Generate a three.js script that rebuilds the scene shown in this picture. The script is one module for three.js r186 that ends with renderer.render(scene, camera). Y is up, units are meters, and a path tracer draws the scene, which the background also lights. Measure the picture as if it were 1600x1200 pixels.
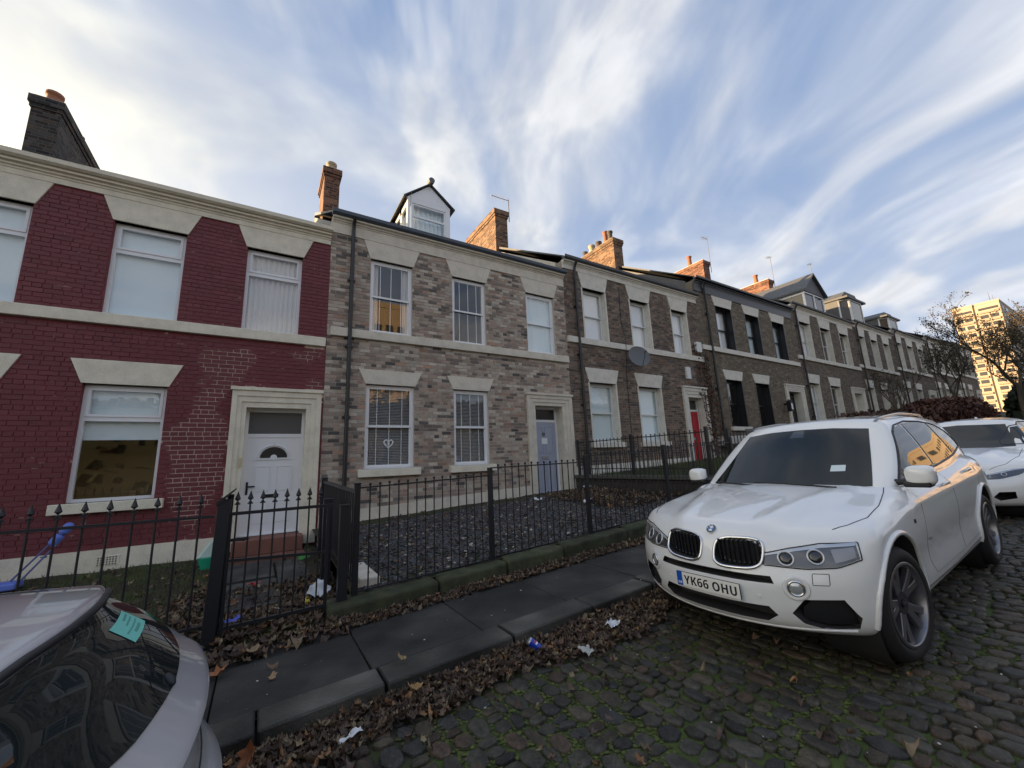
import * as THREE from 'three';
import { mergeGeometries, mergeVertices } from 'three/addons/utils/BufferGeometryUtils.js';
import { RoundedBoxGeometry } from 'three/addons/geometries/RoundedBoxGeometry.js';
import { Brush, Evaluator, SUBTRACTION } from 'three-bvh-csg';

// ---------------------------------------------------------------- camera, sky, sun, exposure
const scene = new THREE.Scene();
const camera = new THREE.PerspectiveCamera(87.2, 4 / 3, 0.05, 900);
camera.rotation.order = 'YXZ';
camera.position.set(0, 1.6, 8.8);
camera.rotation.set(11.03 * Math.PI / 180, -31.81 * Math.PI / 180, -2.415 * Math.PI / 180);
scene.add(camera);
const renderer = new THREE.WebGLRenderer({ antialias: true });
renderer.toneMapping = THREE.LinearToneMapping;
renderer.toneMappingExposure = 3.05;
renderer.shadowMap.enabled = true;

let seed = 7;
const rnd = () => { seed = (seed * 1664525 + 1013904223) >>> 0; return seed / 4294967296; };
const rr = (a, b) => a + (b - a) * rnd();
const clamp = (x, a, b) => Math.max(a, Math.min(b, x));
const lerp = (a, b, t) => a + (b - a) * t;
const sst = (a, b, x) => { const t = clamp((x - a) / (b - a), 0, 1); return t * t * (3 - 2 * t); };
const hash = (x, y, s = 0) => { let h = (x * 374761393 + y * 668265263 + s * 1442695041) | 0; h = Math.imul(h ^ (h >>> 13), 1274126177); h ^= h >>> 16; return (h >>> 0) / 4294967296; };
function vnoise(x, y, s = 0, px = 0) {
  const xi = Math.floor(x), yi = Math.floor(y), fx = x - xi, fy = y - yi, u = fx * fx * (3 - 2 * fx), v = fy * fy * (3 - 2 * fy);
  const w = px ? (k) => ((k % px) + px) % px : (k) => k;
  return lerp(lerp(hash(w(xi), w(yi), s), hash(w(xi + 1), w(yi), s), u), lerp(hash(w(xi), w(yi + 1), s), hash(w(xi + 1), w(yi + 1), s), u), v);
}
function fbm(x, y, o = 4, s = 0, px = 0) { let a = 0.5, t = 0, n = 0; for (let i = 0; i < o; i++) { t += a * vnoise(x, y, s + i, px); n += a; a *= 0.5; x *= 2; y *= 2; px *= 2; } return t / n; }

const SUN_A = 36 * Math.PI / 180, SUN_E = 13 * Math.PI / 180;
const sunDir = new THREE.Vector3(-Math.cos(SUN_A) * Math.cos(SUN_E), Math.sin(SUN_E), -Math.sin(SUN_A) * Math.cos(SUN_E));
{ // sky: high streaky cirrus over pale winter blue, glowing towards the low sun behind the terrace
  const W = 2048, H = 1024, data = new Float32Array(W * H * 4);
  const az = 0.28, ca = Math.cos(az), sa = Math.sin(az);
  const SKY = 1.0;
  for (let j = 0; j < H; j++) {
    const el = ((j + 0.5) / H - 0.5) * Math.PI, sy = Math.sin(el), cy = Math.cos(el);
    for (let i = 0; i < W; i++) {
      const ph = ((i + 0.5) / W - 0.5) * 2 * Math.PI, dx = cy * Math.cos(ph), dz = cy * Math.sin(ph), k = (j * W + i) * 4;
      const y = Math.max(sy, 0.0);
      const dot = dx * sunDir.x + sy * sunDir.y + dz * sunDir.z, ang = Math.acos(clamp(dot, -1, 1));
      // clear air
      const up = Math.pow(y, 0.55);
      let r = lerp(0.24, 0.044, up), g = lerp(0.268, 0.087, up), b = lerp(0.315, 0.176, up);
      // the glow lies low and wide around the hidden sun
      const ga = Math.acos(clamp((dx * sunDir.x + dz * sunDir.z) / Math.max(1e-4, cy * Math.cos(SUN_E)), -1, 1)), ge = el - SUN_E;
      const glow = Math.exp(-ga * ga / (2 * 0.78 * 0.78) - ge * ge / (2 * 0.42 * 0.42)), glow2 = Math.exp(-ga * ga / (2 * 0.34 * 0.34) - ge * ge / (2 * 0.22 * 0.22));
      r += 0.24 * glow + 1.3 * glow2; g += 0.20 * glow + 1.05 * glow2; b += 0.12 * glow + 0.62 * glow2;
      // cirrus on a plane overhead, combed along one wind direction
      const q = 1 / (y + 0.10), px = dx * q, pz = dz * q;
      const along = px * sa - pz * ca, across = px * ca + pz * sa;
      const wx = fbm(px * 0.7 + 3, pz * 0.7 + 9, 3, 11) - 0.5, wz = fbm(px * 0.7 + 20, pz * 0.7 + 1, 3, 12) - 0.5;
      let c = fbm(across * 2.6 + wx * 2.2 + 4.3, along * 0.62 + wz * 1.6, 7, 21);
      const fine = fbm(across * 7 + wx * 7, along * 2.6 + wz * 7, 6, 31);
      const mot = fbm(px * 2.3 + wz * 3, pz * 2.3 + wx * 3, 5, 41);
      const high = 0.25 + 0.75 * sst(0.16, 0.50, y); // combed cirrus overhead, mottled cloud lower down
      let d = sst(0.46, 0.80, c) * (0.30 + 0.95 * fine) * high + 0.80 * sst(0.40, 0.70, mot) * sst(0.60, 0.25, y);
      const veil = fbm(across * 1.2 + wx * 2.6 + 9.1, along * 0.8 + wz * 2.2, 7, 61), wisp = fbm(across * 5.2 + wx * 5.0 + 1.7, along * 0.75 + wz * 3.0, 7, 71);
      d += (sst(0.40, 0.74, veil) * (0.30 + 0.9 * (fine - 0.2)) + 0.50 * sst(0.48, 0.80, wisp) * (0.5 + fine)) * high;
      d = clamp(d + 0.20 * sst(0.45, 0.05, y) + 0.15 * glow, 0, 1);
      const lit = 0.30 + 0.70 * Math.exp(-ang / 0.95), grey = 0.66 + 0.62 * fine;
      const cr = (0.30 + 0.10 * lit + 0.14 * glow) * grey, cg = (0.298 + 0.09 * lit + 0.11 * glow) * grey, cb = (0.31 + 0.04 * lit - 0.01 * glow) * grey;
      const m = 0.70 * d;
      r = lerp(r, cr, m); g = lerp(g, cg, m); b = lerp(b, cb, m);
      if (sy < 0) { const t = clamp(-sy * 8, 0, 1); r = lerp(r, 0.10, t); g = lerp(g, 0.10, t); b = lerp(b, 0.10, t); }
      data[k] = r * SKY; data[k + 1] = g * SKY; data[k + 2] = b * SKY; data[k + 3] = 1;
    }
  }
  const t = new THREE.DataTexture(data, W, H, THREE.RGBAFormat, THREE.FloatType);
  t.mapping = THREE.EquirectangularReflectionMapping; t.magFilter = THREE.LinearFilter; t.minFilter = THREE.LinearFilter; t.needsUpdate = true;
  scene.background = t; scene.environment = t;
}
const sun = new THREE.DirectionalLight(new THREE.Color().setRGB(1.0, 0.68, 0.36), 4.4);
sun.position.copy(sunDir).multiplyScalar(120); sun.target.position.set(0, 0, 0);
sun.castShadow = true; sun.shadow.mapSize.set(2048, 2048);
Object.assign(sun.shadow.camera, { left: -90, right: 90, top: 60, bottom: -60, near: 1, far: 400 });
scene.add(sun, sun.target);

// ---------------------------------------------------------------- helpers
const lin = (r, g, b) => new THREE.Color().setRGB(r, g, b);
const S = (hex) => new THREE.Color(hex);
function mat(color, rough = 0.8, o = {}) { return new THREE.MeshStandardMaterial({ color: color instanceof THREE.Color ? color : S(color), roughness: rough, ...o }); }
function phys(color, rough = 0.5, o = {}) { return new THREE.MeshPhysicalMaterial({ color: color instanceof THREE.Color ? color : S(color), roughness: rough, ...o }); }
function dataTex(n, fn, srgb = true, rep = 1) { // tiling n x n texture from fn(u, v) -> [r, g, b] 0..1
  const a = new Uint8Array(n * n * 4);
  for (let j = 0; j < n; j++) for (let i = 0; i < n; i++) { const c = fn(i / n, j / n), k = (j * n + i) * 4; a[k] = clamp(c[0], 0, 1) * 255; a[k + 1] = clamp(c[1], 0, 1) * 255; a[k + 2] = clamp(c[2], 0, 1) * 255; a[k + 3] = 255; }
  const t = new THREE.DataTexture(a, n, n); t.wrapS = t.wrapT = THREE.RepeatWrapping; t.magFilter = THREE.LinearFilter; t.minFilter = THREE.LinearMipmapLinearFilter; t.generateMipmaps = true;
  if (srgb) t.colorSpace = THREE.SRGBColorSpace; t.repeat.set(rep, rep); t.needsUpdate = true; return t;
}
const g1 = (v) => [v, v, v];
const grain = dataTex(256, (u, v) => g1(0.93 + 0.14 * (fbm(u * 8, v * 8, 5, 3, 8) - 0.5) + 0.14 * (hash(u * 256 | 0, v * 256 | 0, 5) - 0.5)));
const grainBump = dataTex(256, (u, v) => g1(0.65 * fbm(u * 16, v * 16, 4, 8, 16) + 0.35 * hash(u * 256 | 0, v * 256 | 0, 9)), false);
const used = {};
function numbered(n) { const k = used[n] = (used[n] ?? -1) + 1; return k ? `${n}_${String(k).padStart(3, '0')}` : n; }
function fin(m) { m.castShadow = m.receiveShadow = true; return m; }
function thing(name, label, category, pos = [0, 0, 0], turn = 0, group) { const o = new THREE.Group(); o.name = numbered(name); o.position.set(...pos); o.rotation.y = turn; o.userData = { label, category }; if (group) o.userData.group = group; scene.add(o); return o; }
function tag(o, label, category, group) { o.userData.label = label; o.userData.category = category; if (group) o.userData.group = group; return o; }
function part(name, geo, material, parent) { const m = fin(new THREE.Mesh(Array.isArray(geo) ? merge(geo) : geo, material)); m.name = name; parent.add(m); return m; }
function topMesh(name, geo, material) { const m = fin(new THREE.Mesh(Array.isArray(geo) ? merge(geo) : geo, material)); m.name = numbered(name); scene.add(m); return m; }
function struct(name, geo, material) { const m = topMesh(name, geo, material); m.userData.kind = 'structure'; return m; }
function clean(g) { g = g.index ? g.toNonIndexed() : g; for (const k of Object.keys(g.attributes)) if (!['position', 'normal', 'uv'].includes(k)) g.deleteAttribute(k); if (!g.attributes.uv) g.setAttribute('uv', new THREE.BufferAttribute(new Float32Array(g.attributes.position.count * 2), 2)); if (!g.attributes.normal) g.computeVertexNormals(); return g; }
function merge(a) { return mergeGeometries(a.map(clean)); }
function boxUV(g, s = 1) { // uv in metres from the dominant axis
  g = g.index ? g.toNonIndexed() : g; const p = g.attributes.position, n = g.attributes.normal, uv = new Float32Array(p.count * 2);
  for (let i = 0; i < p.count; i++) { const ax = Math.abs(n.getX(i)), ay = Math.abs(n.getY(i)), az = Math.abs(n.getZ(i)), x = p.getX(i), y = p.getY(i), z = p.getZ(i); const [a, b] = az >= ax && az >= ay ? [x, y] : ax >= ay ? [z, y] : [x, z]; uv[2 * i] = a * s; uv[2 * i + 1] = b * s; }
  g.setAttribute('uv', new THREE.BufferAttribute(uv, 2)); return g;
}
const bx = (x0, x1, y0, y1, z0, z1) => boxUV(new THREE.BoxGeometry(x1 - x0, y1 - y0, z1 - z0).translate((x0 + x1) / 2, (y0 + y1) / 2, (z0 + z1) / 2));
const rbx = (x0, x1, y0, y1, z0, z1, r = 0.01, s = 2) => boxUV(new RoundedBoxGeometry(x1 - x0, y1 - y0, z1 - z0, s, r).translate((x0 + x1) / 2, (y0 + y1) / 2, (z0 + z1) / 2));
function bar(a, b, r0, r1 = r0, seg = 6) { // tapered round bar between two points
  const A = new THREE.Vector3(...a), B = new THREE.Vector3(...b), d = B.clone().sub(A), g = new THREE.CylinderGeometry(r1, r0, d.length(), seg);
  g.applyQuaternion(new THREE.Quaternion().setFromUnitVectors(new THREE.Vector3(0, 1, 0), d.clone().normalize())); return g.translate(...A.add(B).multiplyScalar(0.5).toArray());
}
const tube = (pts, r, seg = 24, rs = 8, closed = false) => new THREE.TubeGeometry(new THREE.CatmullRomCurve3(pts.map((p) => new THREE.Vector3(...p)), closed, 'catmullrom', 0.3), seg, r, rs, closed);
function prism(pts, z0, z1, bevel = 0) { // outline in x,y pushed from z0 to z1
  const s = new THREE.Shape(pts.map((p) => new THREE.Vector2(...p)));
  const g = new THREE.ExtrudeGeometry(s, { depth: z1 - z0 - 2 * bevel, bevelEnabled: bevel > 0, bevelSize: bevel, bevelOffset: -bevel, bevelThickness: bevel, bevelSegments: 2, curveSegments: 8 });
  return boxUV(g.translate(0, 0, z0 + bevel));
}
function tint(g, c) { const n = g.attributes.position.count, a = new Float32Array(n * 3); for (let i = 0; i < n; i++) { a[3 * i] = c.r; a[3 * i + 1] = c.g; a[3 * i + 2] = c.b; } g.setAttribute('color', new THREE.BufferAttribute(a, 3)); return g; }
function crv(pts) { // smooth curve through sorted [x, y] pairs (monotone cubic)
  const n = pts.length, m = [], d = [];
  for (let i = 0; i < n - 1; i++) d.push((pts[i + 1][1] - pts[i][1]) / (pts[i + 1][0] - pts[i][0]));
  for (let i = 0; i < n; i++) m.push(i === 0 ? d[0] : i === n - 1 ? d[n - 2] : d[i - 1] * d[i] <= 0 ? 0 : 2 / (1 / d[i - 1] + 1 / d[i]));
  return (x) => { if (x <= pts[0][0]) return pts[0][1]; if (x >= pts[n - 1][0]) return pts[n - 1][1]; let i = 0; while (x > pts[i + 1][0]) i++; const h = pts[i + 1][0] - pts[i][0], t = (x - pts[i][0]) / h, t2 = t * t, t3 = t2 * t; return (2 * t3 - 3 * t2 + 1) * pts[i][1] + (t3 - 2 * t2 + t) * h * m[i] + (-2 * t3 + 3 * t2) * pts[i + 1][1] + (t3 - t2) * h * m[i + 1]; };
}
const SLOPE = 0.055; // the street climbs to the right
// ---------------------------------------------------------------- shared materials
const M = {
  stone: mat(lin(0.88, 0.82, 0.66), 0.75, { map: grain, bumpMap: grainBump, bumpScale: 0.002 }),
  stoneGrey: mat(lin(0.78, 0.72, 0.60), 0.8, { map: grain, bumpMap: grainBump, bumpScale: 0.003 }),
  stonePale: mat(lin(0.82, 0.78, 0.68), 0.8, { map: grain, bumpMap: grainBump, bumpScale: 0.003 }),
  upvc: phys(lin(0.83, 0.84, 0.85), 0.32, { clearcoat: 0.2 }),
  oldWhite: mat(lin(0.72, 0.73, 0.70), 0.5),
  blackPaint: mat(lin(0.012, 0.014, 0.018), 0.35),
  iron: mat(lin(0.016, 0.017, 0.021), 0.42, { bumpMap: grainBump, bumpScale: 0.0015 }),
  pipe: mat(lin(0.018, 0.019, 0.022), 0.4),
  lead: mat(lin(0.13, 0.14, 0.15), 0.55, { map: grain }),
  slate: mat(lin(0.10, 0.105, 0.115), 0.6, { map: grain, bumpMap: grainBump, bumpScale: 0.006 }),
  glass: phys(lin(1, 1, 1), 0.015, { transmission: 1, thickness: 0, ior: 1.9 }),
  darkGlass: phys(lin(0.035, 0.037, 0.04), 0.15, { ior: 1.6 }),
  frost: phys(lin(0.10, 0.10, 0.10), 0.35),
  blind: mat(lin(0.86, 0.88, 0.87), 0.9), blindGrey: mat(lin(0.34, 0.35, 0.36), 0.8), curtain: mat(lin(0.70, 0.68, 0.64), 0.95),
  blindBlue: mat(lin(0.72, 0.84, 0.87), 0.9),
  room: mat(lin(0.30, 0.28, 0.25), 0.9), roomYellow: mat(lin(0.36, 0.28, 0.15), 0.9), floor: mat(lin(0.12, 0.08, 0.05), 0.8),
  pot: mat(lin(0.36, 0.15, 0.085), 0.85, { map: grain }), potBuff: mat(lin(0.46, 0.39, 0.27), 0.85, { map: grain }), potDark: mat(lin(0.10, 0.085, 0.075), 0.85, { map: grain }),
  metal: mat(lin(0.45, 0.45, 0.46), 0.4, { metalness: 0.8 }),
  wire: mat(lin(0.16, 0.16, 0.165), 0.5, { metalness: 0.5 }),
};
const brickTex = dataTex(512, (u, v) => { // far brickwork: 16 courses by 6 stretchers
  const row = Math.floor(v * 16), head = row % 5 === 0, n = head ? 12 : 6, s = u * n + (row % 2 ? 0.5 : 0) + (head ? 0.25 : 0), i = ((Math.floor(s) % n) + n) % n, fu = s - Math.floor(s), fv = v * 16 - row;
  const jm = 0.06 * (head ? 2 : 1), mort = fu < jm || fv < 0.16;
  const t = mort ? 0.80 + 0.1 * hash(u * 512 | 0, v * 512 | 0) : 0.40 + 0.42 * hash(i, row, 77) + 0.16 * (hash(u * 512 | 0, v * 512 | 0, 4) - 0.5);
  const w = mort ? 0 : (hash(i, row, 5) - 0.5) * 0.12;
  return [t + w, t, t - w * 0.7];
});
const brickBump = dataTex(512, (u, v) => { const row = Math.floor(v * 16), head = row % 5 === 0, n = head ? 12 : 6, s = u * n + (row % 2 ? 0.5 : 0) + (head ? 0.25 : 0), fu = s - Math.floor(s), fv = v * 16 - row; return g1(fu < 0.06 * (head ? 2 : 1) || fv < 0.16 ? 0.2 : 0.7 + 0.3 * hash(u * 512 | 0, v * 512 | 0)); }, false);
brickTex.repeat.set(1 / 1.41, 1 / 1.36); brickBump.repeat.copy(brickTex.repeat);
const brickMat = (r, g, b) => mat(lin(r, g, b), 0.9, { map: brickTex, bumpMap: brickBump, bumpScale: 0.01 });
const MB = { orange: brickMat(0.44, 0.27, 0.17), brown: brickMat(0.30, 0.235, 0.18), dark: brickMat(0.15, 0.125, 0.105), red: brickMat(0.44, 0.22, 0.15) };

// ---------------------------------------------------------------- terraced houses
function moulding(pts, x0, x1) { // cross-section in (z, y) drawn along x
  const s = new THREE.Shape(pts.map(([z, y]) => new THREE.Vector2(-z, y)));
  return boxUV(new THREE.ExtrudeGeometry(s, { depth: x1 - x0, bevelEnabled: false }).rotateY(Math.PI / 2).translate(x0, 0, 0));
}
function ring(x0, x1, y0, y1, w, z0, z1) { // rectangular frame
  return merge([bx(x0, x0 + w, y0, y1, z0, z1), bx(x1 - w, x1, y0, y1, z0, z1), bx(x0 + w, x1 - w, y0, y0 + w, z0, z1), bx(x0 + w, x1 - w, y1 - w, y1, z0, z1)]);
}
const pane = (x0, x1, y0, y1, z) => new THREE.PlaneGeometry(x1 - x0, y1 - y0).translate((x0 + x1) / 2, (y0 + y1) / 2, z);
function curtainGeo(x0, x1, y0, y1, z, amp = 0.018, folds = 9) {
  const n = folds * 6, pos = [], idx = [];
  for (let i = 0; i <= n; i++) { const t = i / n, zz = z + amp * Math.sin(t * folds * 6.283 + 0.6 * Math.sin(t * 9)); pos.push(lerp(x0, x1, t), y0, zz, lerp(x0, x1, t), y1, zz); if (i < n) idx.push(2 * i, 2 * i + 2, 2 * i + 1, 2 * i + 1, 2 * i + 2, 2 * i + 3); }
  const g = new THREE.BufferGeometry(); g.setAttribute('position', new THREE.Float32BufferAttribute(pos, 3)); g.setIndex(idx); g.computeVertexNormals(); return g;
}
function windowUnit(house, type, x0, x1, y0, y1, rv, behind) {
  const z = -rv, fm = type === 'black' ? M.blackPaint : type === 'old' ? M.oldWhite : M.upvc, f = 0.052;
  const w = part('window', ring(x0, x1, y0, y1, f, z - 0.07, z), fm, house), H = y1 - y0;
  const panes = [];
  if (type === 'top') { // fixed light below, top-hung light above
    const yt = y0 + H * 0.70; part('transom', bx(x0 + f, x1 - f, yt - 0.035, yt + 0.035, z - 0.068, z - 0.002), fm, w);
    part('sash', ring(x0 + f, x1 - f, yt + 0.035, y1 - f, 0.04, z - 0.05, z + 0.012), fm, w);
    panes.push([x0 + f, x1 - f, y0 + f, yt - 0.035, z - 0.035], [x0 + f + 0.04, x1 - f - 0.04, yt + 0.075, y1 - f - 0.04, z - 0.03]);
  } else {
    const ym = y0 + H * (type === 'old' ? 0.5 : 0.505), s = type === 'black' ? 0.045 : 0.035;
    part('sash', ring(x0 + f, x1 - f, ym - 0.03, y1 - f, s, z - 0.035, z - 0.004), fm, w); part('sash', ring(x0 + f, x1 - f, y0 + f, ym + 0.025, s, z - 0.068, z - 0.0355), fm, w);
    panes.push([x0 + f + s, x1 - f - s, ym + s - 0.03, y1 - f - s, z - 0.02], [x0 + f + s, x1 - f - s, y0 + f + s, ym - s + 0.02, z - 0.05]);
    if (type === 'sash') for (const p of panes) for (let i = 1; i <= 3; i++) { const xx = lerp(p[0], p[1], i / 4 + (i === 1 ? -0.06 : i === 3 ? 0.06 : 0)); part('glazing_bar', bx(xx - 0.006, xx + 0.006, p[2], p[3], p[4] - 0.012, p[4] - 0.003), M.blind, w); }
  }
  for (const p of panes) part('pane', pane(...p), M.glass, w);
  const zb = z - 0.095;
  if (behind === 'blind') part('blind', pane(x0, x1, y0, y1, zb), M.blind, w);
  if (behind === 'blue') part('blind', pane(x0, x1, y0, y1, zb), M.blindBlue, w);
  if (behind === 'net') part('curtain', curtainGeo(x0 - 0.02, x1 + 0.02, y0, y1, zb, 0.02, 11), M.curtain, w);
  if (behind === 'half') { part('blind', pane(x0, x1, y0 + H * 0.52, y1, zb), M.blindBlue, w); }
  if (behind === 'slats') { const n = Math.round(H / 0.034); const gs = []; for (let i = 0; i < n; i++) { const y = y0 + 0.04 + i * 0.034; gs.push(new THREE.BoxGeometry(x1 - x0, 0.003, 0.03).rotateX(0.75).translate((x0 + x1) / 2, y, zb)); } const b = part('venetian_blind', gs, M.blindGrey, w); b.userData.kind = 'stuff'; }
  if (behind === 'wood') { for (const s of [0, 1]) part('curtain', curtainGeo(s ? x1 - 0.2 : x0, s ? x1 : x0 + 0.2, y0, y1, zb, 0.02, 4), M.curtain, w); }
  return w;
}
function flare(x0, x1, y0, y1, f, z0, z1) { return prism([[x0, y0], [x1, y0], [x1 + f, y1], [x0 - f, y1]], z0, z1, 0.004); }
function brickwork(house, wall, H, excl, single) { // every brick its own solid, set a few mm proud of the joint
  const c = 0.077, bh = 0.0645, pitch = 0.22, jt = 0.012, list = [];
  const yb = Math.min(...H.base), rows = Math.ceil((H.brickTop - yb) / c);
  for (let r = 0; r < rows; r++) {
    const y0 = yb + r * c, y1 = y0 + bh, ym = (y0 + y1) / 2; if (y1 > H.brickTop) continue;
    const head = r % 5 === 2, p = head ? pitch / 2 : pitch, off = (r % 2 ? p / 2 : 0) + (head ? p * 0.3 : 0) + H.x0;
    let cuts = []; for (const e of excl) { if (ym < e.y0 - 0.01 || ym > e.y1 + 0.01) continue; const f = (e.f || 0) * clamp((ym - e.y0) / (e.y1 - e.y0), 0, 1); cuts.push([e.x0 - f, e.x1 + f]); }
    for (let x = off - p; x < H.x1; x += p) {
      let segs = [[Math.max(x, H.x0), Math.min(x + p - jt, H.x1)]];
      for (const k of cuts) segs = segs.flatMap(([a, b]) => (b <= k[0] || a >= k[1]) ? [[a, b]] : [[a, Math.min(b, k[0] - 0.004)], [Math.max(a, k[1] + 0.004), b]]);
      for (const [a, b] of segs) { const mid = (a + b) / 2, pl = lerp(H.base[0], H.base[1], (mid - H.x0) / (H.x1 - H.x0)) + (H.plinth ?? 0); if (b - a > 0.035 && y0 > pl - 0.03) list.push([a, b, Math.max(y0, pl), y1]); }
    }
  }
  list.sort((p, q) => { const d = (m) => Math.hypot((m[0] + m[1]) / 2, (m[2] + m[3]) / 2 - 1.6, 8.8) / (0.25 + m[1] - m[0]); return d(p) - d(q); });
  const merged = [], shared = {};
  const tones = H.tones, pick = () => { let t = rnd() * tones.reduce((s, q) => s + q[3], 0); for (const q of tones) { t -= q[3]; if (t <= 0) return q; } return tones[0]; };
  const variants = tones.flatMap((t, i) => (H.even ? [0.96, 1, 1.04] : [0.82, 1.0, 1.18]).map((k) => [i, mat(lin(t[0] * k, t[1] * k, t[2] * k), H.gloss ?? 0.88, { map: grain, bumpMap: grainBump, bumpScale: 0.003 })]));
  list.forEach(([a, b, y0, y1], i) => {
    const z = rr(-0.002, 0.004), q = pick(), k = H.even ? rr(0.95, 1.05) : rr(0.78, 1.22);
    if (i < single) {
      const L = Math.round((b - a) * 50) / 50, key = L + '_' + Math.round((y1 - y0) * 100);
      const g = shared[key] ??= boxUV(new THREE.BoxGeometry(1, 1, 1)), vs = variants.filter((v) => v[0] === tones.indexOf(q));
      const m = part('brick', g, vs[Math.floor(rnd() * vs.length)][1], wall); m.scale.set(b - a, y1 - y0, 0.04); m.position.set((a + b) / 2 , (y0 + y1) / 2, z - 0.02); m.rotation.z = rr(-0.006, 0.006);
    } else merged.push(tint(clean(bx(a, b, y0, y1, z - 0.03, z)), lin(q[0] * k, q[1] * k, q[2] * k)));
  });
  if (merged.length) { const m = part('brickwork', mergeGeometries(merged), mat(lin(1, 1, 1), H.gloss ?? 0.88, { vertexColors: true, map: grain, bumpMap: grainBump, bumpScale: 0.003 }), wall); m.userData.kind = 'stuff'; }
}
function chimney(house, x0, x1, z0, z1, yb, yt, m, pots, caps) {
  const c = part('chimney', merge([bx(x0, x1, yb, yt - 0.3, z0, z1), bx(x0 - 0.03, x1 + 0.03, yt - 0.3, yt - 0.2, z0 - 0.03, z1 + 0.03), bx(x0 - 0.06, x1 + 0.06, yt - 0.2, yt, z0 - 0.06, z1 + 0.06)]), m, house);
  part('mortar_flaunching', merge([bx(x0, x1, yt, yt + 0.05, z0, z1)]), M.stoneGrey, c);
  pots.forEach(([t, h, pm, r = 0.13]) => { const zz = lerp(z1 - 0.25, z0 + 0.25, t); part('chimney_pot', new THREE.LatheGeometry([[r * 1.1, 0], [r * 1.05, 0.08], [r * 0.9, h * 0.5], [r * 0.86, h - 0.1], [r * 1.12, h - 0.08], [r * 1.12, h - 0.01], [r * 0.8, h], [r * 0.75, h * 0.6]].map((p) => new THREE.Vector2(...p)), 14).translate((x0 + x1) / 2, yt + 0.03, zz), pm, c); });
  return c;
}
function aerial(house, x, y, z, h, dir) {
  const g = [bar([x, y, z], [x, y + h, z], 0.018), bar([x, y + h - 0.05, z], [x + dir * 0.95, y + h - 0.28, z + 0.25], 0.012)];
  for (let i = 0; i < 7; i++) { const t = 0.15 + i * 0.13, cx = x + dir * 0.95 * t, cz = z + 0.25 * t, cyy = y + h - 0.05 - 0.23 * t; g.push(bar([cx - 0.03, cyy, cz - 0.16], [cx + 0.03, cyy, cz + 0.16], 0.005, 0.005, 4)); }
  part('aerial', g, M.wire, house);
}
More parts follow.
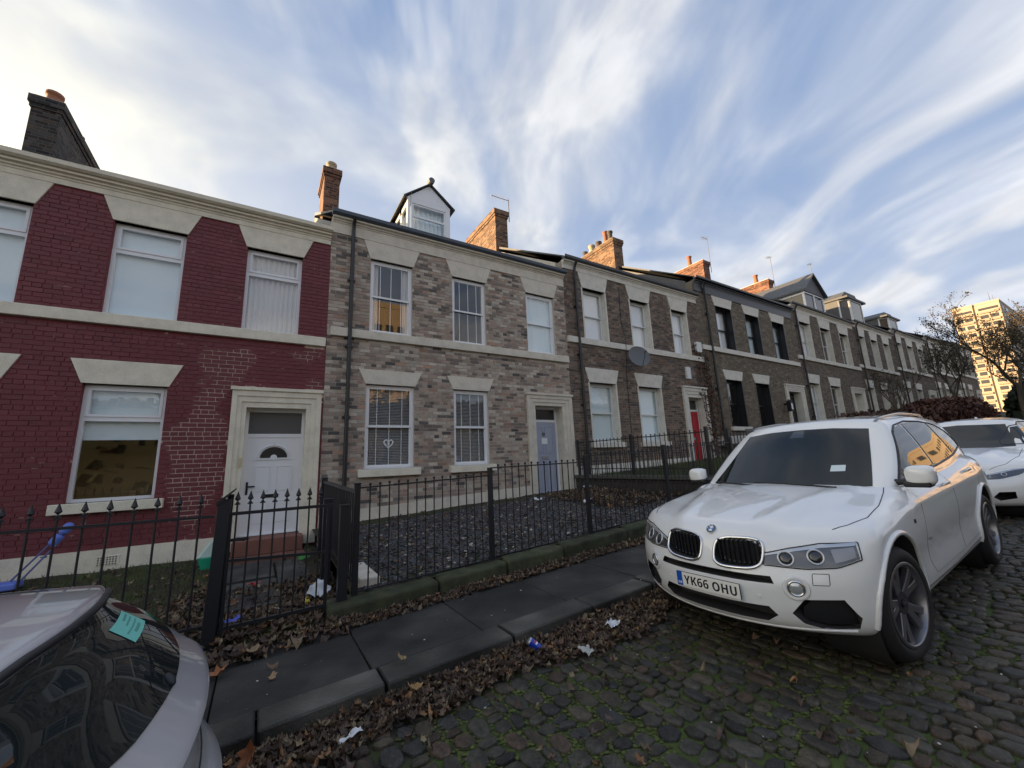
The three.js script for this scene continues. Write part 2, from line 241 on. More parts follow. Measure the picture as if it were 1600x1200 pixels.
function doorway(house, D, stone) { // stepped stone surround, deep reveal, door leaf with its panels, light above
  const { x0, x1, top, bot, ox0, ox1, otop } = D, w0 = ox0 - x0, w1 = x1 - ox1, wh = top - otop, gs = [];
  const step = [[0, 0.07], [0.34, 0.05], [0.68, 0.03]];
  step.forEach(([t, z], i) => { const t2 = i < 2 ? step[i + 1][0] : 1; gs.push(bx(x0 + w0 * t, x0 + w0 * t2, bot, top - wh * t, -0.2, z), bx(x1 - w1 * t2, x1 - w1 * t, bot, top - wh * t, -0.2, z), bx(x0 + w0 * t2, x1 - w1 * t2, top - wh * t2, top - wh * t, -0.2, z)); });
  gs.push(bx(x0 - 0.03, x1 + 0.03, top, top + 0.06, -0.05, 0.10));
  part('door_surround', gs, stone, house);
  const zr = -(D.rv ?? 0.3), lt = D.leafTop, fr = 0.05, fm = D.frame || M.upvc;
  part('door_reveal', [bx(ox0 - 0.06, ox0, D.sill, otop, zr - 0.1, -0.201), bx(ox1, ox1 + 0.06, D.sill, otop, zr - 0.1, -0.201), bx(ox0 - 0.06, ox1 + 0.06, otop, otop + 0.06, zr - 0.1, -0.201)], D.revealMat || stone, house);
  const d = part('door', bx(ox0 + fr, ox1 - fr, D.sill + 0.02, lt, zr - 0.06, zr - 0.012), D.leaf, house);
  part('door_frame', [bx(ox0, ox0 + fr, D.sill, otop, zr - 0.08, zr), bx(ox1 - fr, ox1, D.sill, otop, zr - 0.08, zr), bx(ox0 + fr, ox1 - fr, lt, lt + 0.07, zr - 0.08, zr), bx(ox0 + fr, ox1 - fr, otop - 0.06, otop, zr - 0.08, zr), bx(ox0 + fr, ox1 - fr, D.sill, D.sill + 0.02, zr - 0.08, zr + 0.03)], fm, d);
  part('fanlight', pane(ox0 + fr, ox1 - fr, lt + 0.07, otop - 0.06, zr - 0.04), D.fan || M.frost, d);
  const W = ox1 - ox0 - 2 * fr, Hh = lt - D.sill, cx = (ox0 + ox1) / 2, zf = zr - 0.012;
  const panel = (u0, u1, v0, v1) => { const a = ox0 + fr + u0 * W, b = ox0 + fr + u1 * W, c = D.sill + v0 * Hh, e = D.sill + v1 * Hh; part('panel', merge([ring(a, b, c, e, 0.018, zf - 0.004, zf + 0.010), rbx(a + 0.03, b - 0.03, c + 0.03, e - 0.03, zf - 0.01, zf + 0.006, 0.005, 1)]), D.leaf, d); };
  if (D.kind === 'upvc') {
    panel(0.16, 0.47, 0.44, 0.70); panel(0.56, 0.87, 0.44, 0.70); panel(0.16, 0.47, 0.12, 0.34); panel(0.56, 0.87, 0.12, 0.34);
    const a = []; for (let i = 0; i <= 14; i++) { const t = Math.PI * i / 14; a.push([Math.cos(t), Math.sin(t)]); }
    const y = D.sill + 0.775 * Hh, R = W * 0.32; part('door_light', prism(a.map(([p, q]) => [cx + p * R * 0.8, y + 0.015 + q * R * 0.72]), zf, zf + 0.008), M.darkGlass, d);
    part('door_light_trim', [tube([...a.map(([p, q]) => [cx + p * R * 0.92, y + 0.01 + q * R * 0.85, zf + 0.006])], 0.014, 24, 6), bx(cx - R * 1.1, cx + R * 1.1, y - 0.02, y + 0.005, zf, zf + 0.016), new THREE.CylinderGeometry(R * 0.2, R * 0.2, 0.012, 12).rotateX(Math.PI / 2).translate(cx, y + 0.02, zf + 0.008)], D.leaf, d);
    part('letterbox', rbx(cx - 0.12, cx + 0.12, D.sill + 0.37 * Hh, D.sill + 0.405 * Hh, zf, zf + 0.014, 0.005, 1), M.blackPaint, d);
    part('door_handle', [rbx(ox0 + fr + 0.03, ox0 + fr + 0.065, D.sill + 0.41 * Hh, D.sill + 0.54 * Hh, zf, zf + 0.014, 0.005, 1), rbx(ox0 + fr + 0.04, ox0 + fr + 0.17, D.sill + 0.485 * Hh, D.sill + 0.50 * Hh, zf + 0.03, zf + 0.045, 0.005, 1), bx(ox0 + fr + 0.04, ox0 + fr + 0.06, D.sill + 0.485 * Hh, D.sill + 0.5 * Hh, zf + 0.01, zf + 0.035)], M.blackPaint, d);
    part('house_number', textPlane('22', 0.07, 0.05, '#222222', null).translate(cx, D.sill + 0.93 * Hh, zf + 0.004), textMat, d);
  } else {
    for (const [u0, u1] of [[0.12, 0.46], [0.54, 0.88]]) { panel(u0, u1, 0.56, 0.94); panel(u0, u1, 0.06, 0.44); }
    part('letterbox', [rbx(cx - 0.11, cx + 0.11, D.sill + 0.475 * Hh, D.sill + 0.52 * Hh, zf, zf + 0.016, 0.005, 1)], M.metal, d);
    if (D.note) { part('door_knocker', new THREE.TorusGeometry(0.035, 0.009, 8, 16).translate(cx - 0.02, D.sill + 0.83 * Hh, zf + 0.02), M.iron, d); part('paper_notice', bx(cx - 0.09, cx + 0.10, D.sill + 0.69 * Hh, D.sill + 0.775 * Hh, zf + 0.012, zf + 0.014), M.blind, d); }
  }
  return d;
}
let textMat;
function textPlane(txt, w, h, color, bg, font = 'bold 150px sans-serif') {
  const c = document.createElement('canvas'); c.width = 512; c.height = Math.max(32, Math.round(512 * h / w)); const g = c.getContext('2d');
  if (bg) { g.fillStyle = bg; g.fillRect(0, 0, c.width, c.height); } else g.clearRect(0, 0, c.width, c.height);
  g.fillStyle = color; g.textAlign = 'center'; g.textBaseline = 'middle'; g.font = font; g.fillText(txt, c.width / 2, c.height / 2, c.width * 0.94);
  const t = new THREE.CanvasTexture(c); t.colorSpace = THREE.SRGBColorSpace; textMat = mat(lin(1, 1, 1), 0.5, { map: t, transparent: !bg, alphaTest: bg ? 0 : 0.5 }); return new THREE.PlaneGeometry(w, h);
}
function house(H) {
  const t = thing(H.name, H.label, 'house', [0, 0, 0], 0, 'terraced houses stepping up the hill');
  const { x0, x1, S } = H, stone = H.stone, rv = H.rv, yb = Math.min(...H.base) - 0.6, ey = H.cornice, zback = -9.8, ridge = ey + 4.9 * Math.tan(Math.PI / 6);
  // front wall with real openings
  const sh = new THREE.Shape([[x0, yb], [x1, yb], [x1, ey - 0.02], [x0, ey - 0.02]].map((p) => new THREE.Vector2(...p))), excl = [];
  const hole = (a, b, c, d) => sh.holes.push(new THREE.Path([[a, c], [a, d], [b, d], [b, c]].map((p) => new THREE.Vector2(...p))));
  for (const u of H.ups) { hole(u[0], u[1], S, H.upTop); excl.push({ x0: u[0], x1: u[1], y0: S - 0.25, y1: H.upTop }, { x0: u[0] - 0.02, x1: u[1] + 0.02, y0: H.upTop, y1: H.upLin, f: H.flare }); }
  for (const u of H.gnds) { hole(u[0], u[1], H.gBot, H.gTop); excl.push({ x0: u[0], x1: u[1], y0: H.gBot, y1: H.gTop }, { x0: u[0] - 0.02, x1: u[1] + 0.02, y0: H.gTop, y1: H.gLin, f: H.flare }, { x0: u[0] - 0.14, x1: u[1] + 0.14, y0: H.gBot - 0.16, y1: H.gBot }); }
  excl.push({ x0: x0, x1: x1, y0: S - 0.2, y1: S });
  const D = H.door; if (D) { hole(D.ox0 - 0.02, D.ox1 + 0.02, D.sill - 0.02, D.otop + 0.02); excl.push({ x0: D.x0, x1: D.x1, y0: yb, y1: D.top + 0.05 }); }
  const wg = boxUV(new THREE.ExtrudeGeometry(sh, { depth: 0.3, bevelEnabled: false }).translate(0, 0, -0.308));
  const wall = part('wall', wg, H.bricks ? H.mortar : H.wallMat, t);
  if (H.bricks) brickwork(t, wall, H, excl, H.single);
  if (H.plinth) { const g = prism([[x0, yb], [x1, yb], [x1, H.base[1] + H.plinth], [x0, H.base[0] + H.plinth]], -0.004, 0.035); let pg = g; if (D) { const a = lerp(H.base[0], H.base[1], (D.x0 - x0) / (x1 - x0)) + H.plinth; pg = merge([prism([[x0, yb], [D.x0, yb], [D.x0, a], [x0, H.base[0] + H.plinth]], -0.004, 0.035), ...(D.x1 < x1 - 0.05 ? [prism([[D.x1, yb], [x1, yb], [x1, H.base[1] + H.plinth], [D.x1, H.base[1] + H.plinth]], -0.004, 0.035)] : [])]); } part('plinth', pg, stone, t); }
  // shell behind the front: party walls with gables, back wall, floors, roof
  const gable = (x) => { const s = new THREE.Shape([[0.31, yb], [-zback, yb], [-zback, ey], [4.9, ridge + 0.02], [0.31, ey + 0.06]].map((p) => new THREE.Vector2(...p))); return boxUV(new THREE.ExtrudeGeometry(s, { depth: 0.14, bevelEnabled: false }).rotateY(Math.PI / 2).translate(x, 0, 0)); };
  part('party_wall', gable(x0 + 0.003), H.gableMat || M.lead, t); part('party_wall', gable(x1 - 0.145), M.lead, t);
  part('back_wall', bx(x0 + 0.15, x1 - 0.15, yb, ey, zback, zback + 0.2), M.room, t);
  part('floor', [bx(x0 + 0.15, x1 - 0.15, yb, H.gBot - 0.7, zback + 0.2, -0.32), bx(x0 + 0.15, x1 - 0.15, S - 0.55, S - 0.3, zback + 0.2, -0.32), bx(x0 + 0.15, x1 - 0.15, ey - 0.3, ey - 0.15, zback + 0.2, -0.32)], M.floor, t);
  part('room_wall', [bx(x0 + 0.15, x1 - 0.15, H.gBot - 0.7, S - 0.55, (H.roomZ || -3.3) - 0.1, H.roomZ || -3.3), bx(x0 + 0.15, x1 - 0.15, S - 0.3, ey - 0.3, -3.4, -3.3)], H.room || M.room, t);
  part('roof', [moulding([[0.06, ey + 0.095], [-4.9, ridge + 0.1], [-4.9, ridge + 0.2], [0.06, ey + 0.13]], x0, x1), moulding([[-4.9, ridge + 0.1], [zback - 0.2, ey], [zback - 0.2, ey + 0.06], [-4.9, ridge + 0.2]], x0, x1)], M.slate, t);
  // stone dressings
  if (H.string !== false) part('string_course', rbx(x0 + (H.strIn ?? 0.02), x1 - 0.02, S - 0.19, S, -0.1, 0.075, 0.012, 2), H.strMat || stone, t);
  for (const u of H.ups) { part('lintel', flare(u[0] - 0.02, u[1] + 0.02, H.upTop, H.upLin, H.flare, -0.15, 0.022), stone, t); windowUnit(t, H.win, u[0], u[1], S + 0.004, H.upTop - 0.004, rv, u[2] || 'blind'); }
  for (const u of H.gnds) { part('lintel', flare(u[0] - 0.02, u[1] + 0.02, H.gTop, H.gLin, H.flare, -0.15, 0.022), stone, t); part('sill', rbx(u[0] - 0.13, u[1] + 0.13, H.gBot - 0.15, H.gBot, -0.2, 0.11, 0.012, 2), H.sillMat || stone, t); windowUnit(t, H.winG || H.win, u[0], u[1], H.gBot + 0.004, H.gTop - 0.004, rv, u[2] || 'slats'); }
  if (H.revealMat) for (const u of [...H.ups.map((u) => [u[0], u[1], S, H.upTop]), ...H.gnds.map((u) => [u[0], u[1], H.gBot, H.gTop])]) { part('window_reveal', bx(u[1] - 0.004, u[1] + 0.05, u[2], u[3], -rv, 0.006), H.revealMat, t); part('window_reveal', bx(u[0] - 0.05, u[0] + 0.004, u[2], u[3], -rv, 0.006), H.revealMat, t); }
  part('frieze', bx(x0 + 0.01, x1 - 0.01, H.upLin, ey - 0.13, -0.05, 0.03), H.friezeMat || stone, t);
  part('cornice', moulding([[-0.05, ey - 0.13], [0.042, ey - 0.13], [0.05, ey - 0.10], [0.075, ey - 0.09], [0.08, ey - 0.06], [0.13, ey - 0.045], [0.13, ey - 0.003], [-0.05, ey - 0.003]], x0 + 0.005, x1 - 0.005), H.corMat || stone, t);
  part('gutter', moulding([[0.06, ey], [0.17, ey], [0.21, ey + 0.03], [0.22, ey + 0.10], [0.20, ey + 0.10], [0.19, ey + 0.04], [0.08, ey + 0.02], [0.06, ey + 0.09]], x0 - 0.02, x1 + 0.01), H.gutMat, t);
  if (D) doorway(t, D, H.doorStone || stone);
  if (H.pipe) { const p = H.pipe, bt = lerp(H.base[0], H.base[1], (p - x0) / (x1 - x0)); const gs = [bar([p, bt + (H.pipeUp || 0), 0.085], [p, ey - 0.25, 0.085], 0.042, 0.042, 12), tube([[p, ey - 0.26, 0.085], [p, ey - 0.15, 0.12], [p, ey - 0.05, 0.2]], 0.04, 10, 10)]; for (let y = bt + 0.6; y < ey - 0.4; y += 1.5) gs.push(new THREE.CylinderGeometry(0.052, 0.052, 0.09, 12).translate(p, y, 0.085), bx(p - 0.08, p + 0.08, y - 0.02, y + 0.02, 0.0, 0.05)); part('drainpipe', gs, M.pipe, t); }
  return t;
}
// ---------------------------------------------------------------- the terrace, house by house
const mortarMaroon = mat(lin(1, 1, 1), 0.8, { map: dataTex(1024, (u, v) => { // maroon paint over the joints, scraped pale in places beside the door
  const x = u * 8 - 6, y = v * 8; // metres on the wall
  const f = fbm(x * 2.2 + 40, y * 2.2 + 40, 4, 51), near = Math.exp(-((x + 0.95) ** 2) / 0.22 - ((y - 1.9) ** 2) / 1.7) + 0.55 * Math.exp(-((x - 0.75) ** 2) / 0.12 - ((y - 3.6) ** 2) / 0.8) + 0.4 * Math.exp(-((x + 0.5) ** 2) / 0.5 - ((y - 3.8) ** 2) / 0.15);
  const m = sst(0.62, 0.70, f * 0.75 + near * 0.72), fleck = sst(0.80, 0.86, fbm(x * 9, y * 9, 2, 61));
  const k = Math.max(m, fleck * 0.7), n = 0.85 + 0.3 * hash(u * 1024 | 0, v * 1024 | 0);
  return [lerp(0.48, 0.84, k) * n, lerp(0.22, 0.76, k) * n, lerp(0.24, 0.70, k) * n];
}) });
mortarMaroon.map.repeat.set(1 / 8, 1 / 8); mortarMaroon.map.offset.set(6 / 8, 0);
const mortarBuff = mat(lin(0.60, 0.54, 0.46), 0.95, { map: grain, bumpMap: grainBump, bumpScale: 0.004 }), mortarBrown = mat(lin(0.36, 0.32, 0.27), 0.95, { map: grain }), mortarYellow = mat(lin(0.20, 0.175, 0.135), 0.95, { map: grain });
const greyDoor = phys(lin(0.40, 0.43, 0.53), 0.45), redDoor = phys(lin(0.48, 0.02, 0.03), 0.45);
const render = mat(lin(0.36, 0.32, 0.27), 0.95, { map: grain, bumpMap: grainBump, bumpScale: 0.01 });
const houses = [];
houses[1] = house({ name: 'maroon_house', label: 'maroon painted brick house with cream dressings and white door', x0: -5.28, x1: 0.985, S: 4.28, cornice: 6.62, upLin: 6.39, upTop: 5.97, gTop: 3.11, gLin: 3.5, gBot: 1.27, flare: 0.16, rv: 0.10,
  base: [0.22, 0.2], plinth: 0.36, bricks: true, single: 300, brickTop: 6.39, mortar: mortarMaroon, gloss: 0.6, even: true, tones: [[0.18, 0.038, 0.046, 8], [0.17, 0.035, 0.043, 3], [0.20, 0.046, 0.054, 1]],
  stone: M.stone, win: 'top', gutMat: M.stone, ups: [[-4.33, -3.37, 'blue'], [-2.42, -1.44, 'blue'], [-0.50, 0.46, 'net']], gnds: [[-4.35, -3.36, 'net'], [-2.48, -1.45, 'half']], room: M.roomYellow, roomZ: -1.25,
  door: { kind: 'upvc', x0: -0.53, x1: 0.94, top: 3.11, bot: 0.3, ox0: -0.30, ox1: 0.68, otop: 2.80, leafTop: 2.26, sill: 0.50, rv: 0.2, leaf: M.upvc } });
houses[2] = house({ name: 'mottled_brick_house', label: 'mottled brown brick house with white gabled dormer and grey door', x0: 0.985, x1: 7.42, S: 4.55, cornice: 7.09, upLin: 6.72, upTop: 6.29, gTop: 3.38, gLin: 3.7, gBot: 1.58, flare: 0.15, rv: 0.07,
  base: [0.53, 0.84], plinth: 0.24, bricks: true, single: 300, brickTop: 6.95, mortar: mortarBuff, tones: [[0.49, 0.40, 0.32, 6], [0.40, 0.31, 0.25, 4], [0.22, 0.185, 0.16, 3], [0.55, 0.49, 0.41, 5], [0.45, 0.28, 0.20, 0.6], [0.41, 0.31, 0.25, 3], [0.13, 0.118, 0.112, 0.9]],
  stone: M.stoneGrey, sillMat: M.stone, win: 'sash', gutMat: mat(lin(0.075, 0.095, 0.125), 0.5), strIn: 0.06, pipe: 1.42, pipeUp: 0.25, ups: [[1.83, 2.79, 'wood'], [3.81, 4.75, 'none'], [6.03, 7.0, 'blue']], gnds: [[1.80, 2.85, 'slats'], [3.81, 4.74, 'slats']], gableMat: M.lead,
  door: { kind: 'panel', note: true, x0: 5.88, x1: 7.39, top: 3.36, bot: 0.5, ox0: 6.14, ox1: 7.06, otop: 3.08, leafTop: 2.66, sill: 0.74, rv: 0.28, leaf: greyDoor, fan: M.darkGlass } });
houses[3] = house({ name: 'brown_brick_house', label: 'brown brick house with pale lintels and narrow red door', x0: 7.42, x1: 14.0, S: 5.2, cornice: 7.62, upLin: 7.36, upTop: 6.87, gTop: 3.86, gLin: 4.3, gBot: 2.07, flare: 0.14, rv: 0.17,
  base: [1.05, 1.2], plinth: 0.36, bricks: true, single: 300, brickTop: 7.5, mortar: mortarBrown, tones: [[0.225, 0.172, 0.132, 5], [0.165, 0.125, 0.10, 4], [0.28, 0.21, 0.16, 3], [0.11, 0.09, 0.08, 2], [0.26, 0.16, 0.11, 1]],
  stone: M.stonePale, win: 'old', gutMat: M.slate, pipe: 7.84, ups: [[8.17, 9.12, 'blind'], [10.27, 11.2, 'blind'], [12.42, 13.3, 'blind']], gnds: [[8.17, 9.25, 'blue'], [10.27, 11.36, 'blue']], revealMat: M.stonePale, gableMat: M.stoneGrey,
  door: { kind: 'panel', x0: 12.5, x1: 13.86, top: 3.96, bot: 0.9, ox0: 12.78, ox1: 13.62, otop: 3.63, leafTop: 3.15, sill: 1.2, rv: 0.22, leaf: redDoor, frame: M.oldWhite, fan: M.darkGlass, revealMat: render } });
houses[4] = house({ name: 'black_trimmed_house', label: 'yellow brown brick house with black cornice and black sash windows', x0: 14.0, x1: 21.7, S: 5.72, cornice: 8.38, upLin: 7.93, upTop: 7.52, gTop: 4.46, gLin: 4.85, gBot: 2.6, flare: 0.15, rv: 0.24,
  base: [1.9, 2.2], plinth: 0.3, bricks: true, single: 0, brickTop: 8.3, mortar: mortarYellow, tones: [[0.215, 0.178, 0.128, 5], [0.175, 0.142, 0.107, 3], [0.26, 0.21, 0.15, 3]],
  stone: M.stonePale, win: 'black', gutMat: M.blackPaint, friezeMat: M.blackPaint, corMat: M.blackPaint, pipe: 14.6, ups: [[15.28, 16.4, 'blind'], [17.46, 18.54, 'blue'], [19.7, 20.77, 'blue']], gnds: [[15.33, 16.42, 'none'], [17.46, 18.52, 'none']], revealMat: M.blackPaint, gableMat: M.slate,
  door: { kind: 'panel', x0: 19.87, x1: 21.6, top: 4.52, bot: 2.0, ox0: 20.15, ox1: 21.32, otop: 4.26, leafTop: 4.1, sill: 2.3, rv: 0.3, leaf: M.blackPaint, frame: M.blackPaint, fan: M.darkGlass } });
const farBrick = { tones: [[0.20, 0.16, 0.126, 5], [0.16, 0.13, 0.107, 3], [0.245, 0.20, 0.153, 3]] };
function farHouse(i, x0, W, Sl, label, o = {}) {
  const k = W / 7.4, X = (a) => x0 + a * k;
  return houses[i] = house({ name: 'terraced_house', label, x0, x1: x0 + W, S: Sl, cornice: Sl + 2.58, upLin: Sl + 2.32, upTop: Sl + 1.82, gTop: Sl - 1.32, gLin: Sl - 0.87, gBot: Sl - 3.2, flare: 0.14, rv: 0.2, base: [Sl - 3.6, Sl - 3.4], plinth: 0.2, bricks: !!o.bricks, single: 0, brickTop: Sl + 2.4, wallMat: MB.brown, mortar: mortarYellow, ...farBrick,
    stone: M.stonePale, win: 'old', gutMat: M.slate, pipe: X(0.55), ups: [[X(0.75), X(1.9), o.b || 'blind'], [X(3.05), X(4.2), 'none'], [X(5.4), X(6.55), 'none']], gnds: [[X(0.6), X(1.75), 'blind'], [X(3.0), X(4.15), 'none']], revealMat: M.stonePale, gableMat: M.slate,
    door: { kind: 'panel', x0: X(5.5), x1: X(7.2), top: Sl - 1.3, bot: Sl - 3.6, ox0: X(5.8), ox1: X(6.9), otop: Sl - 1.55, leafTop: Sl - 1.9, sill: Sl - 3.4, rv: 0.3, leaf: o.leaf || M.oldWhite, frame: M.oldWhite, fan: M.darkGlass }, ...o });
}
farHouse(5, 21.7, 7.4, 6.13, 'brown brick house with large slate gabled dormer, uphill of the black trimmed one', { bricks: true, pipe: 22.1 });
farHouse(6, 29.1, 6.4, 6.35, 'brown brick house with slate hung canted dormer, half behind bare branches');
farHouse(7, 35.5, 7.2, 6.75, 'far brown brick house just left of the bare tree trunk', { leaf: M.blackPaint });
farHouse(8, 42.7, 7.2, 7.2, 'far brown brick house veiled by bare tree branches');
farHouse(9, 49.9, 7.2, 7.6, 'farthest brown brick house at the end of the terrace');
for (let i = 0; i < 3; i++) { const h = farHouse(20 + i, -11.7 - i * 6.42, 6.42, 3.95 - i * 0.35, 'plain brick house of the terrace downhill beyond the maroon house', { door: null, ups: [], gnds: [], pipe: 0 }); }
// chimneys on the party walls
chimney(houses[1], -5.26, -4.76, -6.9, -4.0, 8.6, 10.75, MB.dark, [[0.0, 0.35, M.pot, 0.15], [0.35, 0.3, M.pot], [0.62, 0.35, M.pot], [0.85, 0.3, M.pot]]);
chimney(houses[2], 1.14, 1.60, -5.3, -4.0, 9.0, 11.3, brickMat(0.42, 0.22, 0.14), [[0.15, 0.42, M.potBuff, 0.15]]);
chimney(houses[2], 7.32, 7.88, -6.3, -3.75, 9.3, 11.62, MB.orange, []); aerial(houses[2], 7.95, 11.2, -3.7, 1.0, -1);
chimney(houses[3], 13.75, 14.35, -6.3, -3.6, 9.7, 12.05, MB.orange, [[0.08, 0.6, M.potDark], [0.22, 0.75, M.pot], [0.45, 0.45, M.potDark, 0.15], [0.68, 0.5, M.potBuff, 0.17], [0.92, 0.4, M.potDark]]);
chimney(houses[4], 21.5, 22.1, -6.6, -3.9, 10.6, 12.9, MB.red, [[0.35, 0.75, M.pot, 0.14]]); aerial(houses[4], 22.1, 12.2, -3.8, 2.2, -1);
chimney(houses[5], 29.0, 29.6, -6.6, -3.9, 10.6, 13.3, MB.red, [[0.3, 0.7, M.pot, 0.15]]); aerial(houses[5], 29.6, 12.4, -3.8, 2.6, -1);
chimney(houses[6], 35.4, 36.0, -6.6, -3.9, 10.8, 13.9, MB.red, [[0.25, 0.8, M.pot, 0.17], [0.6, 0.8, M.pot, 0.17]]); aerial(houses[6], 36, 13, -3.8, 3.0, -1);
chimney(houses[8], 49.8, 50.5, -6.3, -3.6, 11.6, 14.1, MB.red, []);
{ // white gabled dormer of the mottled house
  const t = houses[2], z = -1.3, white = M.upvc, x0 = 3.05, x1 = 4.33, yb = 7.5, ye = 9.12, xm = 3.70, ya = 9.74;
  const d = part('dormer', [ring(x0, x1, yb, ye, 0.13, z - 0.12, z), prism([[x0 - 0.02, ye], [x1 + 0.02, ye], [xm, ya - 0.05]], z - 0.1, z + 0.002), bx(x0 + 0.002, x0 + 0.06, yb, yb + 0.5, z - 2.6, z - 0.12), bx(x0 + 0.002, x0 + 0.06, ye - 0.2, ye, z - 2.6, z - 0.12), bx(x0 + 0.002, x0 + 0.06, yb, ye, z - 0.75, z - 0.6), bx(x0 + 0.002, x0 + 0.06, yb, ye, z - 2.6, z - 1.25), bx(x1 - 0.06, x1, yb, ye, z - 2.6, z - 0.12)], white, t);
  part('dormer_roof', [prism([[x0 - 0.13, ye - 0.03], [x0 - 0.13, ye], [xm, ya + 0.01], [x1 + 0.14, ye], [x1 + 0.14, ye - 0.03], [xm, ya - 0.02]], z - 3.2, z + 0.07)], M.slate, d);
  part('ridge_cap', new THREE.CylinderGeometry(0.09, 0.09, 0.22, 10).rotateX(Math.PI / 2).translate(xm, ya + 0.02, z + 0.09), M.lead, d);
  const yt = ye - 0.55; part('dormer_window', [ring(x0 + 0.13, x1 - 0.13, yb + 0.13, ye - 0.13, 0.05, z - 0.08, z - 0.02), bx(x0 + 0.18, x1 - 0.18, yt, yt + 0.06, z - 0.079, z - 0.021)], M.upvc, d);
  part('pane', pane(x0 + 0.18, x1 - 0.18, yb + 0.18, yt, z - 0.05), M.glass, d); part('pane', pane(x0 + 0.18, x1 - 0.18, yt + 0.06, ye - 0.18, z - 0.05), M.glass, d);
  part('pane', new THREE.PlaneGeometry(1.9, 1.2).rotateY(Math.PI / 2).translate(x0 + 0.03, 8.5, z - 0.7), M.glass, d);
  part('blind', curtainGeo(x0 + 0.1, x1 - 0.1, yb + 0.1, ye - 0.05, z - 0.2, 0.02, 8), M.blindBlue, d);
}
function sideDormer(t, x0, x1, yb, ye, ya, z, zr, canted) { // big roof dormer: glazed front and left cheek under a slate hat
  const xm = (x0 + x1) / 2, d = part('dormer', canted ? [bx(x0, x0 + 0.1, yb, ye, zr, z - 0.5), bx(x1 - 0.1, x1, yb, ye, zr, z - 0.5)] : [bx(x0, x0 + 0.08, yb, yb + 0.35, zr, z), bx(x0, x0 + 0.08, ye - 0.2, ye, zr, z), bx(x1 - 0.1, x1, yb, ye, zr, z), bx(x0 + 0.1, x1 - 0.1, yb, yb + 0.3, z - 0.1, z), bx(x0 + 0.1, x1 - 0.1, ye - 0.12, ye, z - 0.1, z)], canted ? M.slate : M.upvc, t);
  if (canted) {
    const q = [[x0, z - 0.5], [x0 + 0.45, z], [x1 - 0.45, z], [x1, z - 0.5]];
    for (let i = 0; i < 3; i++) { const [a, b] = [q[i], q[i + 1]], L = Math.hypot(b[0] - a[0], b[1] - a[1]), g = merge([ring(-L / 2, L / 2, yb, ye, 0.09, -0.06, 0.0)]); g.rotateY(-Math.atan2(b[1] - a[1], b[0] - a[0])).translate((a[0] + b[0]) / 2, 0, (a[1] + b[1]) / 2); part('window', g, M.oldWhite, d); const p = pane(-L / 2 + 0.08, L / 2 - 0.08, yb + 0.08, ye - 0.08, -0.03).rotateY(-Math.atan2(b[1] - a[1], b[0] - a[0])).translate((a[0] + b[0]) / 2, 0, (a[1] + b[1]) / 2); part('pane', p, M.darkGlass, d); }
    part('dormer_roof', merge([bx(x0 - 0.1, x1 + 0.1, ye, ye + 0.12, zr, z + 0.1), prism([[x0 - 0.1, ye + 0.12], [x1 + 0.1, ye + 0.12], [x1 - 0.6, ya], [x0 + 0.6, ya]], zr, z - 0.2)]), M.slate, d);
  } else {
    part('dormer_roof', prism([[x0 - 0.15, ye - 0.05], [x0 - 0.15, ye + 0.05], [xm, ya + 0.06], [x1 + 0.15, ye + 0.05], [x1 + 0.15, ye - 0.05], [xm, ya - 0.06]], zr - 1, z + 0.2), M.slate, d);
    part('gable_board', prism([[x0, ye - 0.03], [x1, ye - 0.03], [xm, ya - 0.08]], z - 0.1, z + 0.05), M.slate, d);
    for (let i = 0; i < 3; i++) { const a = zr + (z - zr) * i / 3, b = zr + (z - zr) * (i + 1) / 3; part('mullion', bx(x0, x0 + 0.08, yb + 0.35, ye - 0.2, b - 0.1, b), M.upvc, d); part('pane', new THREE.PlaneGeometry(b - a - 0.1, ye - yb - 0.55).rotateY(-Math.PI / 2).translate(x0 + 0.04, (yb + ye) / 2 + 0.075, (a + b) / 2 - 0.05), M.darkGlass, d); }
    part('pane', pane(x0 + 0.1, x1 - 0.1, yb + 0.3, ye - 0.12, z - 0.05), M.darkGlass, d); part('mullion', bx(xm - 0.04, xm + 0.04, yb + 0.3, ye - 0.12, z - 0.09, z), M.upvc, d);
  }
}
sideDormer(houses[5], 26.1, 28.6, 8.8, 10.7, 11.9, -0.9, -4.2, false);
sideDormer(houses[6], 31.6, 34.4, 9.1, 11.2, 11.8, -0.7, -4.2, true);
sideDormer(houses[7], 39.2, 41.8, 9.6, 11.2, 11.7, -0.9, -4.2, true);
